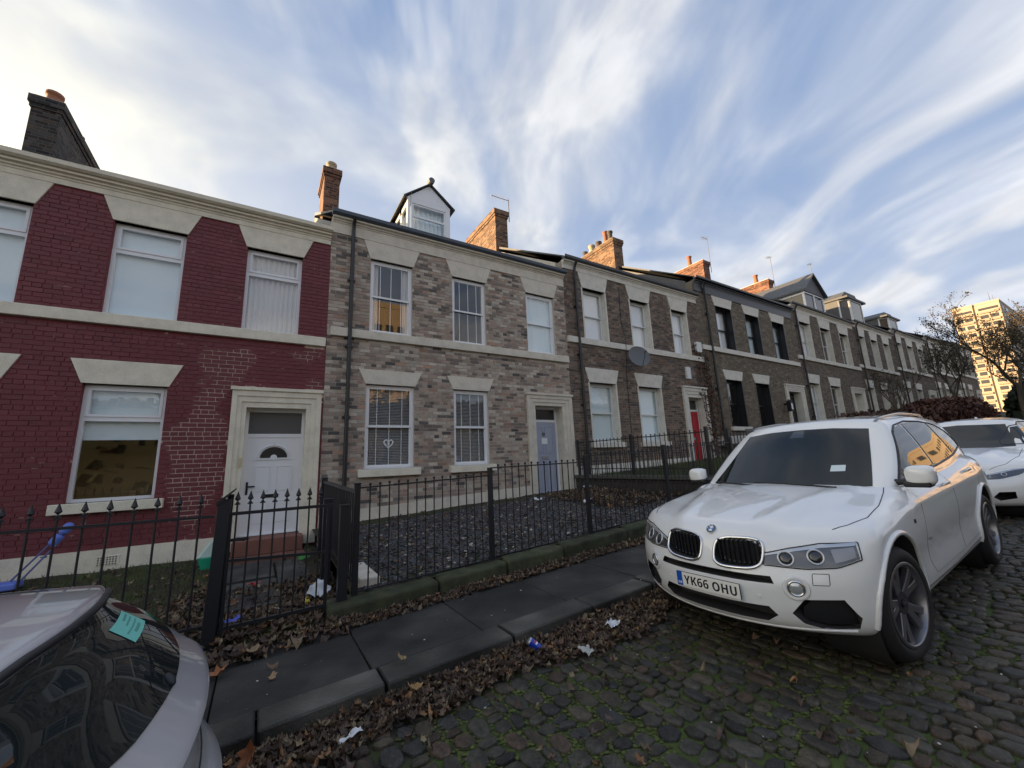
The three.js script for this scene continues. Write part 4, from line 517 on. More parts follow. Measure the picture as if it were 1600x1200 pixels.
{ // ball-topped railing of the slate garden: stepped panels
  const defs = [[0.93, 2.50, 0.36, 0.44, 1.40, 1.45, 'lowest ball topped railing panel in front of the sash windows'], [2.54, 4.13, 0.46, 0.54, 1.545, 1.565, 'middle ball topped railing panel in front of the grey door'], [4.17, 5.94, 0.56, 0.66, 1.66, 1.70, 'ball topped railing panel uphill of the grey door'], [5.98, 8.0, 0.68, 0.82, 1.74, 1.82, 'highest ball topped railing panel beside the white SUV bonnet']];
  for (const [x0, x1, a0, a1, b0, b1, label] of defs) {
    const t = thing('ball_railing', label, 'railing', [0, 0, 0], 0, 'ball topped railing panels'), z = 4.1, n = Math.round((x1 - x0) / 0.106);
    part('top_rail', flatRail([x0, b0, z], [x1, b1, z], 0.026, 0.016), IR, t); part('bottom_rail', flatRail([x0, a0, z], [x1, a1, z], 0.026, 0.014), IR, t);
    uprights(t, 'upright', Array.from({ length: n - 1 }, (_, i) => { const u = (i + 1) / n; return [lerp(x0, x1, u), lerp(a0, a1, u), lerp(b0, b1, u) + 0.025, z]; }), 0.0078, 'ball');
    part('post', [rbx(x1 - 0.005, x1 + 0.05, a1 - 0.2, b1 + 0.10, z - 0.027, z + 0.027, 0.004, 1)], IR, t);
  }
  const s = thing('side_railing', 'black railing on the retaining wall before the brown brick house', 'railing');
  part('top_rail', flatRail([7.38, 2.06, 0.2], [7.38, 2.04, 4.0], 0.03, 0.02), IR, s); part('bottom_rail', flatRail([7.38, 1.36, 0.2], [7.38, 1.34, 4.0], 0.03, 0.02), IR, s);
  uprights(s, 'upright', Array.from({ length: 30 }, (_, i) => [7.38, 1.2, 2.08, 0.32 + i * 0.124]), 0.009, 'ball');
  for (const z of [0.2, 2.1, 4.02]) part('post', rbx(7.35, 7.41, 1.15, 2.14, z - 0.03, z + 0.03, 0.004, 1), IR, s);
  const f = thing('front_railing', 'black railing along the raised lawn of the brown brick house', 'railing');
  part('top_rail', flatRail([8.05, 1.98, 4.05], [13.9, 2.26, 4.05], 0.03, 0.02), IR, f); part('bottom_rail', flatRail([8.05, 1.3, 4.05], [13.9, 1.55, 4.05], 0.03, 0.02), IR, f);
  uprights(f, 'upright', Array.from({ length: 48 }, (_, i) => [8.15 + i * 0.12, 1.25 + i * 0.006, 2.0 + i * 0.006, 4.05]), 0.009, 'ball');
  for (const x of [8.05, 10, 12, 13.9]) part('post', rbx(x - 0.03, x + 0.03, 0.9, 2.1 + (x - 8) * 0.048, 4.02, 4.08, 0.004, 1), IR, f);
  const w = thing('lawn_wall', 'low stone wall holding up the raised lawn', 'wall'); for (let i = 0; i < 6; i++) part('stone_block', rbx(7.5 + i * 1.08, 8.57 + i * 1.08, 0.3 + i * 0.05, 1.2 + i * 0.05, 4.0, 4.2, 0.02), M.stoneGrey, w);
  const fen = thing('board_fence', 'weathered grey board fence below the black sash windows', 'fence'), fm = [0.85, 1, 1.15].map((k) => mat(lin(0.21 * k, 0.195 * k, 0.17 * k), 0.9, { map: grain })); for (let i = 0; i < 44; i++) part('board', rbx(14.5 + i * 0.105, 14.6 + i * 0.105, 1.4, 2.42 + 0.004 * i, 0.9, 0.93, 0.004, 1), fm[i % 3], fen); part('rail', [bx(14.5, 19.1, 1.6, 1.68, 0.86, 0.898)], fm[1], fen);
}
// ---------------------------------------------------------------- fallen leaves and litter
function leafGeo(lobes, curl, s) { // curled dead leaf with a lobed outline
  const pos = [], uv = [], idx = [], n = 14; pos.push(0, curl * 0.05, 0); uv.push(0.5, 0.5);
  for (let r = 1; r <= 2; r++) for (let i = 0; i < n; i++) { const a = i / n * 6.283, rad = (r === 2 ? 0.5 : 0.27) * (0.78 + (r === 2 ? 0.17 * Math.cos(a * lobes + s) : 0.1)) * (1 + 0.12 * Math.sin(i * 3.1 + s)), x = Math.cos(a) * rad * 1.25, z = Math.sin(a) * rad; pos.push(x, curl * (x * x * 1.2 + z * z * 2.4 * Math.sin(s + 1) + 0.25 * x * z) + 0.05 * Math.sin(i * 2.4 + s), z); uv.push(0.5 + x, 0.5 + z); }
  for (let i = 0; i < n; i++) { const j = (i + 1) % n; idx.push(0, 1 + j, 1 + i, 1 + i, 1 + j, 1 + n + i, 1 + j, 1 + n + j, 1 + n + i); }
  const g = new THREE.BufferGeometry(); g.setAttribute('position', new THREE.Float32BufferAttribute(pos, 3)); g.setAttribute('uv', new THREE.Float32BufferAttribute(uv, 2)); g.setIndex(idx); g.computeVertexNormals(); return g;
}
const leafShapes = [leafGeo(5, 0.9, 0.3), leafGeo(2, 1.3, 1.2), leafGeo(5, 0.5, 2.2), leafGeo(3, 1.6, 3.4)], leafMat = mat(lin(1, 1, 1), 0.8, { side: THREE.DoubleSide });
const leafCol = () => { const k = rr(0.5, 1.4), t = rnd(); return t < 0.05 ? lin(0.28 * k, 0.15 * k, 0.07 * k) : t < 0.3 ? lin(0.22 * k, 0.165 * k, 0.10 * k) : t < 0.6 ? lin(0.13 * k, 0.082 * k, 0.055 * k) : lin(0.088 * k, 0.06 * k, 0.046 * k); };
function litter(name, label, n, spot, sz = [0.028, 0.07]) {
  const holder = new THREE.Group(); holder.name = numbered(name); holder.userData = { kind: 'stuff', label, category: 'leaves' }; scene.add(holder); const o = new THREE.Object3D();
  leafShapes.forEach((g, k) => { const m = Math.floor(n / 4), im = fin(new THREE.InstancedMesh(g, leafMat, m)); for (let i = 0; i < m; i++) { const [x, y, z] = spot(); o.position.set(x, y, z); const s = rr(...sz); o.scale.set(s, s, s * rr(0.6, 1)); o.rotation.set(rr(-0.45, 0.45), rr(0, 6.3), rr(-0.45, 0.45)); o.updateMatrix(); im.setMatrixAt(i, o.matrix); im.setColorAt(i, leafCol()); } im.name = 'leaves'; im.userData.kind = 'stuff'; holder.add(im); });
}
litter('gutter_leaves', 'drift of brown leaves against the kerb in the gutter', 5600, () => { const x = rr(-0.5, 6.5), w = 0.16 + 0.26 * fbm(x * 1.3, 2, 2, 5) * (x > 0.4 && x < 3.2 ? 1.5 : 0.9), t = Math.pow(rnd(), 1.3); return [x, roadY(x) + 0.015 + 0.05 * (1 - t) * rnd(), 5.72 + t * w]; });
litter('edging_leaves', 'leaves blown against the stone edging on the pavement', 1500, () => { const x = rr(0.7, 6), t = Math.pow(rnd(), 1.6); return [x, roadY(x) + 0.125 + 0.03 * (1 - t) * rnd(), 4.36 + t * 0.17]; }, [0.03, 0.075]);
litter('gate_leaves', 'thick drift of brown leaves around the garden gate', 1900, () => { const x = rr(-0.75, 0.85), z = rr(2.3, 4.62), k = sst(5.0, 4.2, z); return [x, lerp(roadY(x) + 0.13, g1Y(x, z) + 0.02, z > 4.25 ? 0 : 1) + 0.05 * rnd(), z]; }, [0.04, 0.10]);
litter('garden_leaves', 'scattered leaves on moss and slate chippings', 900, () => { const x = rr(-2.5, 7.2), z = rr(0.2, 3.9); return [x, (x < 0.9 ? g1Y(x, z) : g2Y(x, z)) + 0.025, z]; }, [0.03, 0.08]);
litter('corner_leaves', 'reddish leaves piled in the corner below the retaining wall', 1100, () => { const x = rr(5.6, 7.25), z = rr(0.9, 3.4); return [x, g2Y(x, z) + 0.03 + 0.05 * rnd(), z]; }, [0.05, 0.11]);
litter('road_leaves', 'a few scattered leaves over the cobbles', 160, () => { const x = rr(-0.2, 4), z = 5.9 + 2.6 * rnd() ** 1.8; return [x, roadY(x) + 0.022, z]; }, [0.03, 0.07]);
[['large orange brown leaf lying flat on the pavement near the gate', -0.18, 4.72, 0.15, 0, 0.4], ['curled tan leaf on the kerb stone', 0.98, 5.5, 0.09, 0.01, 2], ['pair coloured pale leaf in the middle of the dark pavement', 0.17, 5.05, 0.10, 0, 1.2], ['thin twisted brown leaf on the pavement', 0.18, 4.86, 0.10, 0, 0.1], ['big upright orange leaf at the foot of the kerb by the silver car', 0.05, 5.82, 0.17, -0.06, 1], ['bright tan curled leaf at the kerb joint', 0.97, 5.82, 0.12, -0.06, 2.6]].forEach(([label, x, z, s, dy, a], i) => {
  const m = topMesh('fallen_leaf', leafShapes[i % 4], mat([lin(0.36, 0.15, 0.06), lin(0.34, 0.25, 0.12), lin(0.30, 0.19, 0.10), lin(0.20, 0.13, 0.08), lin(0.33, 0.13, 0.055), lin(0.38, 0.24, 0.10)][i], 0.75, { side: THREE.DoubleSide })); m.scale.set(s * 0.75, s * 0.75, s * 0.6); m.position.set(x, roadY(x) + 0.136 + dy, z); m.rotation.set(0.2, a, i === 4 ? 1.0 : 0.15); tag(m, label, 'leaf', 'single fallen leaves'); });
function crumple(name, label, category, w, h, d, material, pos, rot, sd) { // creased scrap of film or paper
  const g = new THREE.PlaneGeometry(w, d, 9, 7).rotateX(-Math.PI / 2), p = g.attributes.position; for (let i = 0; i < p.count; i++) { const x = p.getX(i) / w, z = p.getZ(i) / d; p.setXYZ(i, p.getX(i) * (0.75 + 0.4 * vnoise(z * 3 + sd, sd)), h * (fbm(x * 3 + sd, z * 3 + sd * 2, 3, sd | 0) - 0.3) * 1.6, p.getZ(i) * (0.75 + 0.4 * vnoise(x * 3, sd + 4))); } g.computeVertexNormals();
  const m = topMesh(name, g, material); m.position.set(...pos); m.rotation.set(...rot); m.userData = { label, category }; return m;
}
tag(inst('grit', new THREE.IcosahedronGeometry(0.5, 0), mat(lin(1, 1, 1), 0.8), 420, (o, i) => { const x = rr(-0.4, 7), onP = i % 3 === 0, z = onP ? rr(4.45, 5.66) : rr(5.75, 8.6); o.position.set(x, roadY(x) + (onP ? 0.122 : 0.006), z); const s = 0.004 + 0.014 * Math.pow(rnd(), 4); o.scale.set(s * 1.4, s * 0.6, s); o.rotation.set(0, rr(0, 6), 0); }, () => { const k = rr(0.5, 1.2); return rnd() < 0.45 ? lin(0.55 * k, 0.54 * k, 0.5 * k) : lin(0.16 * k, 0.11 * k, 0.08 * k); }), 'pale grit and tiny scraps strewn on pavement and cobbles', 'grit');
const dbl = { side: THREE.DoubleSide };
{ // drinks can on its side in the leaves
  const c = thing('drinks_can', 'blue drinks can with red and white roundel on its side in the gutter', 'can', [1.95, roadY(1.95) + 0.06, 5.83]); c.rotation.set(0.35, -0.75, Math.PI / 2 - 0.45);
  const cv = document.createElement('canvas'); cv.width = 512; cv.height = 256; const g = cv.getContext('2d'); g.fillStyle = '#0a3fb4'; g.fillRect(0, 0, 512, 256); for (const cx of [128, 384]) { g.save(); g.beginPath(); g.arc(cx, 120, 52, 0, 7); g.clip(); g.fillStyle = '#f2f2f2'; g.fillRect(0, 0, 512, 256); g.fillStyle = '#d3122e'; g.beginPath(); g.moveTo(cx - 60, 60); g.lineTo(cx + 60, 60); g.lineTo(cx + 60, 96); g.quadraticCurveTo(cx, 130, cx - 60, 110); g.fill(); g.fillStyle = '#0a3fb4'; g.beginPath(); g.moveTo(cx - 60, 190); g.lineTo(cx + 60, 190); g.lineTo(cx + 60, 140); g.quadraticCurveTo(cx, 165, cx - 60, 136); g.fill(); g.restore(); }
  const t = new THREE.CanvasTexture(cv); t.colorSpace = THREE.SRGBColorSpace; t.wrapS = THREE.RepeatWrapping;
  part('body', new THREE.CylinderGeometry(0.033, 0.033, 0.096, 28, 1, true), phys(lin(1, 1, 1), 0.3, { map: t, metalness: 0.2, clearcoat: 0.6 }), c); part('rim', [new THREE.CylinderGeometry(0.026, 0.033, 0.012, 28).translate(0, 0.054, 0), new THREE.CylinderGeometry(0.033, 0.027, 0.01, 28).translate(0, -0.053, 0)], M.metal, c);
}
const paper = mat(lin(0.70, 0.71, 0.73), 0.7, dbl), film = phys(lin(0.62, 0.66, 0.70), 0.3, dbl);
crumple('paper_scrap', 'white torn paper scrap on the cobbles by the can', 'litter', 0.13, 0.06, 0.10, paper, [2.66, roadY(2.66) + 0.05, 5.98], [0.2, 0.4, 0], 1.3);
crumple('paper_scrap', 'greyish crumpled wrapper at the edge of the leaves', 'litter', 0.12, 0.05, 0.09, mat(lin(0.42, 0.43, 0.40), 0.7, dbl), [2.2, roadY(2.2) + 0.04, 6.16], [0, 1.4, 0], 2.7);
crumple('paper_scrap', 'long white wrapper strip among the gutter leaves', 'litter', 0.15, 0.04, 0.05, paper, [0.54, roadY(0.5) + 0.05, 5.99], [0, 0.5, 0], 4.1);
crumple('paper_scrap', 'white paper beside the railing of the maroon house', 'litter', 0.20, 0.07, 0.13, paper, [-0.6, 0.2, 3.95], [0, 0.2, 0], 5.2);
crumple('crisp_packet', 'silver and white crisp packet on the leaves behind the gate', 'litter', 0.15, 0.09, 0.20, film, [0.62, 0.34, 3.7], [0.5, 0.7, 0.3], 6.4);
crumple('crisp_packet', 'small blue and white packet among leaves inside the gate', 'litter', 0.15, 0.05, 0.08, mat(lin(0.10, 0.13, 0.55), 0.4, dbl), [-0.14, 0.24, 3.85], [0, 0.3, 0], 7.7);
crumple('wrapper', 'red wrapper lying by the garden path', 'litter', 0.15, 0.05, 0.10, mat(lin(0.55, 0.05, 0.06), 0.45, dbl), [0.02, 0.27, 2.6], [0, 0.9, 0], 8.1);
crumple('wrapper', 'pale grey wrapper on leaves inside the gate', 'litter', 0.16, 0.04, 0.08, film, [0.22, 0.22, 3.7], [0, 0.1, 0], 9.3);
crumple('wrapper', 'small yellow wrapper near the gate latch', 'litter', 0.06, 0.04, 0.09, mat(lin(0.65, 0.5, 0.06), 0.5, dbl), [0.50, 0.27, 3.75], [0.3, 0.1, 0.4], 10.2);
crumple('wrapper', 'green wrapper beside the brick step', 'litter', 0.16, 0.05, 0.14, mat(lin(0.06, 0.26, 0.05), 0.5, dbl), [0.66, 0.26, 1.3], [0.2, 0.1, 0.1], 11.2);
crumple('plastic_bag', 'white plastic scrap in the leafy corner near the retaining wall', 'litter', 0.22, 0.10, 0.16, paper, [5.55, 0.78, 2.5], [0, 0.6, 0], 12.5);
crumple('plastic_bag', 'white carton scrap by the door of the mottled house', 'litter', 0.2, 0.08, 0.14, paper, [5.2, 0.78, 1.3], [0, 0.1, 0], 13.1);
crumple('plastic_bag', 'small white scrap on reddish leaves by the side railing', 'litter', 0.18, 0.08, 0.14, paper, [6.9, 0.92, 1.0], [0, 2.1, 0], 14.1);
{ // loose bits by the maroon house
  const e = thing('exercise_bench', 'blue foam padded exercise frame lying against the maroon wall', 'exercise bench', [-2.62, 0.24, 0.5]), blue = mat(lin(0.13, 0.20, 0.62), 0.6), rod = mat(lin(0.10, 0.11, 0.28), 0.4);
  e.scale.setScalar(0.86); part('board', rbx(-1.5, 0.02, 0.02, 0.12, -0.1, 0.22, 0.03, 3), blue, e); part('rod', bar([-0.12, 0.1, 0.0], [0.24, 0.62, -0.1], 0.014), rod, e); part('rod', bar([0.02, 0.1, 0.12], [0.32, 0.60, -0.06], 0.014), rod, e); part('cross_bar', bar([0.16, 0.42, -0.05], [0.24, 0.42, -0.02], 0.01), rod, e);
  for (const [x, y] of [[0.29, 0.66], [0.39, 0.82]]) part('foam_pad', new THREE.CapsuleGeometry(0.068, 0.07, 6, 14).rotateZ(-0.55).translate(x, y, -0.1), blue, e); part('foam_pad', new THREE.SphereGeometry(0.5, 16, 10).scale(0.5, 0.075, 0.2).translate(-0.78, 0.5, -0.1), blue, e);
  const b = thing('storage_tub', 'green plastic tub with white lid beside the maroon house plinth', 'tub', [-0.60, 0.2, 0.85], 0.3); b.scale.setScalar(0.8); const gm = phys(lin(0.02, 0.34, 0.20), 0.4); part('tub', new THREE.CylinderGeometry(0.19, 0.15, 0.24, 4, 1).rotateY(Math.PI / 4).translate(0, 0.12, 0), gm, b); part('lid', prism([[-0.15, 0.24], [0.15, 0.24], [0.10, 0.52], [0.03, 0.5]], -0.14, 0.02, 0.01), mat(lin(0.55, 0.66, 0.60), 0.5), b);
}
// ---------------------------------------------------------------- cars
const paintWhite = phys(lin(0.81, 0.82, 0.82), 0.30, { clearcoat: 1, clearcoatRoughness: 0.03 }), paintSilver = phys(lin(0.58, 0.575, 0.60), 0.28, { metalness: 0.3, clearcoat: 1, clearcoatRoughness: 0.03 });
const carGlass = phys(lin(0.012, 0.016, 0.017), 0.02, { ior: 1.42 }), rubber = mat(lin(0.016, 0.016, 0.017), 0.75, { bumpMap: grainBump, bumpScale: 0.003 }), trimBlack = mat(lin(0.014, 0.015, 0.018), 0.5), cavityMat = mat(lin(0.035, 0.035, 0.037), 0.7), gloss = phys(lin(0.012, 0.013, 0.016), 0.15, { clearcoat: 1 });
const chrome = mat(lin(0.72, 0.73, 0.75), 0.14, { metalness: 1 }), alloy = mat(lin(0.26, 0.26, 0.28), 0.34, { metalness: 0.85 }), alloyDark = mat(lin(0.06, 0.06, 0.065), 0.45, { metalness: 0.6 }), lamp = phys(lin(0.10, 0.105, 0.115), 0.2, { metalness: 0.6, clearcoat: 1, clearcoatRoughness: 0.02 }), lensClear = phys(lin(0.55, 0.57, 0.60), 0.1, { metalness: 0.5, clearcoat: 1 });
function warpBox(nu, nv, nw, hx, hy, hz, r, f) { // rounded box, every point then carried by f(u, v, w)
  const pos = [], idx = [], cl = (n) => Array.from({ length: n + 1 }, (_, i) => { const t = 2 * i / n - 1; return Math.sign(t) * (1 - Math.pow(1 - Math.abs(t), 1.35)); });
  const U = cl(nu), V = cl(nv), Wv = cl(nw), P = new THREE.Vector3(), Q = new THREE.Vector3();
  const put = (u, v, w) => { P.set(u * hx, v * hy, w * hz); Q.set(clamp(P.x, -hx + r, hx - r), clamp(P.y, -hy + r, hy - r), clamp(P.z, -hz + r, hz - r)); P.sub(Q); if (P.lengthSq() > 0) P.setLength(r); P.add(Q); pos.push(...f(P.x / hx, P.y / hy, P.z / hz)); };
  const face = (A, B, fn, flip) => { const o = pos.length / 3; for (const b of B) for (const a of A) put(...fn(a, b)); const n = A.length; for (let j = 0; j < B.length - 1; j++) for (let i = 0; i < n - 1; i++) { const a = o + j * n + i, q = [a, a + 1, a + n, a + 1, a + n + 1, a + n]; if (flip) q.reverse(); idx.push(...q); } };
  face(U, V, (a, b) => [a, b, 1], false); face(U, V, (a, b) => [a, b, -1], true); face(U, Wv, (a, b) => [a, 1, b], true); face(U, Wv, (a, b) => [a, -1, b], false); face(V, Wv, (a, b) => [1, a, b], false); face(V, Wv, (a, b) => [-1, a, b], true);
  let g = new THREE.BufferGeometry(); g.setAttribute('position', new THREE.Float32BufferAttribute(pos, 3)); g.setIndex(idx); g = mergeVertices(g, 1e-4);
  // drop slivers so that the booleans stay clean
  const p = g.attributes.position, I = g.index.array, out = []; for (let i = 0; i < I.length; i += 3) if (I[i] !== I[i + 1] && I[i + 1] !== I[i + 2] && I[i] !== I[i + 2]) out.push(I[i], I[i + 1], I[i + 2]); g.setIndex(out); g.computeVertexNormals(); g.setAttribute('uv', new THREE.BufferAttribute(new Float32Array(p.count * 2), 2)); return g;
}
const rayc = new THREE.Raycaster();
function hit(mesh, o, d) { rayc.set(o, d); const h = rayc.intersectObject(mesh, false); return h.length ? { p: h[0].point, n: h[0].face.normal } : null; }
const V3 = (x, y, z) => new THREE.Vector3(x, y, z);
const views = { // how a drawn point (a, b) is thrown at the body
  front: (a, b) => [V3(6, b, a), V3(-1, 0, 0)], rear: (a, b) => [V3(-6, b, a), V3(1, 0, 0)], right: (a, b) => [V3(a, b, 4), V3(0, 0, -1)], left: (a, b) => [V3(a, b, -4), V3(0, 0, 1)], top: (a, b) => [V3(a, 4, b), V3(0, -1, 0)],
  wrapR: (cx) => (a, b) => { const t = a * Math.PI / 180, d = V3(Math.cos(t), 0, Math.sin(t)); return [V3(cx, b, 0).addScaledVector(d, 5), d.negate()]; },
};
views.wrapL = (cx) => (a, b) => views.wrapR(cx)(-a, b);
const along = (pts, t) => { let L = [0]; for (let i = 1; i < pts.length; i++) L.push(L[i - 1] + Math.hypot(pts[i][0] - pts[i - 1][0], pts[i][1] - pts[i - 1][1])); const s = t * L[L.length - 1]; let i = 0; while (i < pts.length - 2 && s > L[i + 1]) i++; const k = (s - L[i]) / (L[i + 1] - L[i] || 1); return [lerp(pts[i][0], pts[i + 1][0], k), lerp(pts[i][1], pts[i + 1][1], k)]; };
function patch(mesh, view, bottom, top, off, nx = 24, ny = 12) { // panel lying on the body between two drawn edges
  const pos = [], uv = [], idx = []; let last = null;
  for (let j = 0; j <= ny; j++) for (let i = 0; i <= nx; i++) { const B = along(bottom, i / nx), T = along(top, i / nx), a = lerp(B[0], T[0], j / ny), b = lerp(B[1], T[1], j / ny), [o, d] = view(a, b), h = hit(mesh, o, d); const q = h ? h.p.clone().addScaledVector(d, -off) : last ? last.clone() : V3(0, 0, 0); last = q; pos.push(q.x, q.y, q.z); uv.push(i / nx, j / ny); }
  for (let j = 0; j < ny; j++) for (let i = 0; i < nx; i++) { const a = j * (nx + 1) + i; idx.push(a, a + 1, a + nx + 1, a + 1, a + nx + 2, a + nx + 1); }
  const g = new THREE.BufferGeometry(); g.setAttribute('position', new THREE.Float32BufferAttribute(pos, 3)); g.setAttribute('uv', new THREE.Float32BufferAttribute(uv, 2)); g.setIndex(idx); g.computeVertexNormals();
  const [o, d] = view(...along(bottom, 0.5)); const nn = g.attributes.normal; let s = 0; for (let i = 0; i < nn.count; i++) s += nn.getX(i) * d.x + nn.getY(i) * d.y + nn.getZ(i) * d.z; if (s > 0) { g.setIndex(idx.map((_, k) => idx[k - (k % 3) + 2 - (k % 3)])); g.computeVertexNormals(); }
  return g;
}
function seam(mesh, view, pts, r, off = 0, n = 40, closed = false) { const P = []; for (let i = 0; i <= n - (closed ? 1 : 0); i++) { const [a, b] = along(closed ? [...pts, pts[0]] : pts, i / n), [o, d] = view(a, b), h = hit(mesh, o, d); if (h) P.push(h.p.clone().addScaledVector(d, -off)); } return new THREE.TubeGeometry(new THREE.CatmullRomCurve3(P, closed, 'catmullrom', 0.2), P.length * 2, r, 6, closed); }
const oval = (cx, cy, rx, ry, n = 24, k = 2.6) => Array.from({ length: n }, (_, i) => { const t = i / n * 6.283, c = Math.cos(t), s = Math.sin(t); return [cx + rx * Math.sign(c) * Math.pow(Math.abs(c), 2 / k), cy + ry * Math.sign(s) * Math.pow(Math.abs(s), 2 / k)]; });
const mirrorPts = (p) => p.map(([a, b]) => [-a, b]);
function frontPrism(pts, x0, x1) { const s = new THREE.Shape(pts.map(([z, y]) => new THREE.Vector2(-z, y))); return new THREE.ExtrudeGeometry(s, { depth: x1 - x0, bevelEnabled: false }).rotateY(Math.PI / 2).translate(x0, 0, 0); }
const ev = new Evaluator(); ev.useGroups = true; ev.attributes = ['position', 'normal', 'uv'];
function carve(geo, cutters, paint) { // take the cutters out of the body; the new inner faces go to the dark cavity
  let b = new Brush(clean(geo.clone()), paint); b.updateMatrixWorld();
  for (const c of cutters) { const k = new Brush(clean(c), cavityMat); k.updateMatrixWorld(); const r = ev.evaluate(b, k, SUBTRACTION); b = r; b.updateMatrixWorld(); }
  const out = { paint: [], dark: [] }, mats = Array.isArray(b.material) ? b.material : [b.material], g = b.geometry, src = g.index ? g.toNonIndexed() : g;
  const groups = g.groups.length ? g.groups : [{ start: 0, count: src.attributes.position.count, materialIndex: 0 }];
  for (const gr of groups) { const sub = new THREE.BufferGeometry(); for (const k of ['position', 'normal', 'uv']) { const at = src.attributes[k]; sub.setAttribute(k, new THREE.BufferAttribute(at.array.slice(gr.start * at.itemSize, (gr.start + gr.count) * at.itemSize), at.itemSize)); } (mats[gr.materialIndex] === cavityMat ? out.dark : out.paint).push(sub); }
  return { paint: mergeGeometries(out.paint), dark: out.dark.length ? mergeGeometries(out.dark) : null };
}
function wheelParts(R, W, rimR, style) {
  const tyre = new THREE.LatheGeometry([[rimR - 0.01, -W / 2 + 0.02], [rimR + 0.02, -W / 2], [R - 0.05, -W / 2 - 0.004], [R - 0.02, -W / 2 + 0.015], [R, -W / 2 + 0.05], [R, -0.045], [R - 0.008, -0.04], [R - 0.008, -0.032], [R, -0.027], [R, 0.027], [R - 0.008, 0.032], [R - 0.008, 0.04], [R, 0.045], [R, W / 2 - 0.05], [R - 0.02, W / 2 - 0.015], [R - 0.05, W / 2 + 0.004], [rimR + 0.02, W / 2], [rimR - 0.01, W / 2 - 0.02], [rimR - 0.01, -W / 2 + 0.02]].map((p) => new THREE.Vector2(...p)), 56).rotateX(Math.PI / 2);
  const rim = merge([new THREE.LatheGeometry([[rimR + 0.004, W / 2 - 0.004], [rimR - 0.012, W / 2 + 0.004], [rimR - 0.022, W / 2 - 0.006], [rimR - 0.03, W / 2 - 0.06], [rimR - 0.035, -W / 2 + 0.03]].map((p) => new THREE.Vector2(...p)), 48).rotateX(Math.PI / 2)]);
  const spokes = []; const n = style === 5 ? 5 : style; for (let i = 0; i < n; i++) for (const s of style === 5 ? [-1, 1] : [0]) { const sh = new THREE.Shape(); const a0 = s * 0.05, a1 = s * 0.23, w0 = 0.026, w1 = 0.017, r0 = 0.055, r1 = rimR - 0.016; const P = (r, a, d) => [r * Math.sin(a) + d * Math.cos(a), r * Math.cos(a) - d * Math.sin(a)]; sh.moveTo(...P(r0, a0, -w0)); sh.quadraticCurveTo(...P((r0 + r1) / 2, a1 * 0.75, -w1), ...P(r1, a1, -w1 * 1.2)); sh.lineTo(...P(r1, a1, w1 * 1.2)); sh.quadraticCurveTo(...P((r0 + r1) / 2, a1 * 0.75, w1), ...P(r0, a0, w0)); const g = new THREE.ExtrudeGeometry(sh, { depth: 0.03, bevelEnabled: true, bevelSize: 0.004, bevelThickness: 0.006, bevelSegments: 2, curveSegments: 6 }).rotateZ(i / n * 6.283 + 0.3).translate(0, 0, W / 2 - 0.055); const p = g.attributes.position; for (let k = 0; k < p.count; k++) p.setZ(k, p.getZ(k) - 0.03 * (1 - Math.hypot(p.getX(k), p.getY(k)) / rimR)); g.computeVertexNormals(); spokes.push(g); }
  const hub = merge([new THREE.CylinderGeometry(0.075, 0.08, 0.05, 24).rotateX(Math.PI / 2).translate(0, 0, W / 2 - 0.065)]);
  const disc = new THREE.CylinderGeometry(rimR * 0.72, rimR * 0.72, 0.03, 32).rotateX(Math.PI / 2).translate(0, 0, W / 2 - 0.15), back = new THREE.CylinderGeometry(rimR - 0.02, rimR - 0.02, 0.02, 32).rotateX(Math.PI / 2).translate(0, 0, -0.02);
  return { tyre, rim, spokes, hub, disc, back };
}
function addWheels(car, P) {
  const w = wheelParts(P.wheelR, P.wheelW, P.rimR, P.spokes);
  for (const [sx, x] of [[1, P.axF], [-1, P.axR]]) for (const s of [1, -1]) {
    const t = part('wheel', w.rim, alloy, car); t.position.set(x, P.wheelR, s * P.track); t.rotation.y = (s < 0 ? Math.PI : 0) + (sx > 0 ? P.steer || 0 : 0);
    part('tyre', w.tyre, rubber, t); w.spokes.forEach((g) => part('spoke', g, alloy, t)); part('hub', w.hub, alloyDark, t); part('brake_disc', w.disc, alloyDark, t); part('wheel_back', w.back, alloyDark, t);
    const c = new THREE.CylinderGeometry(0.032, 0.032, 0.012, 18).rotateX(Math.PI / 2).translate(0, 0, P.wheelW / 2 - 0.035); part('hub_cap', c, gloss, t);
  }
}
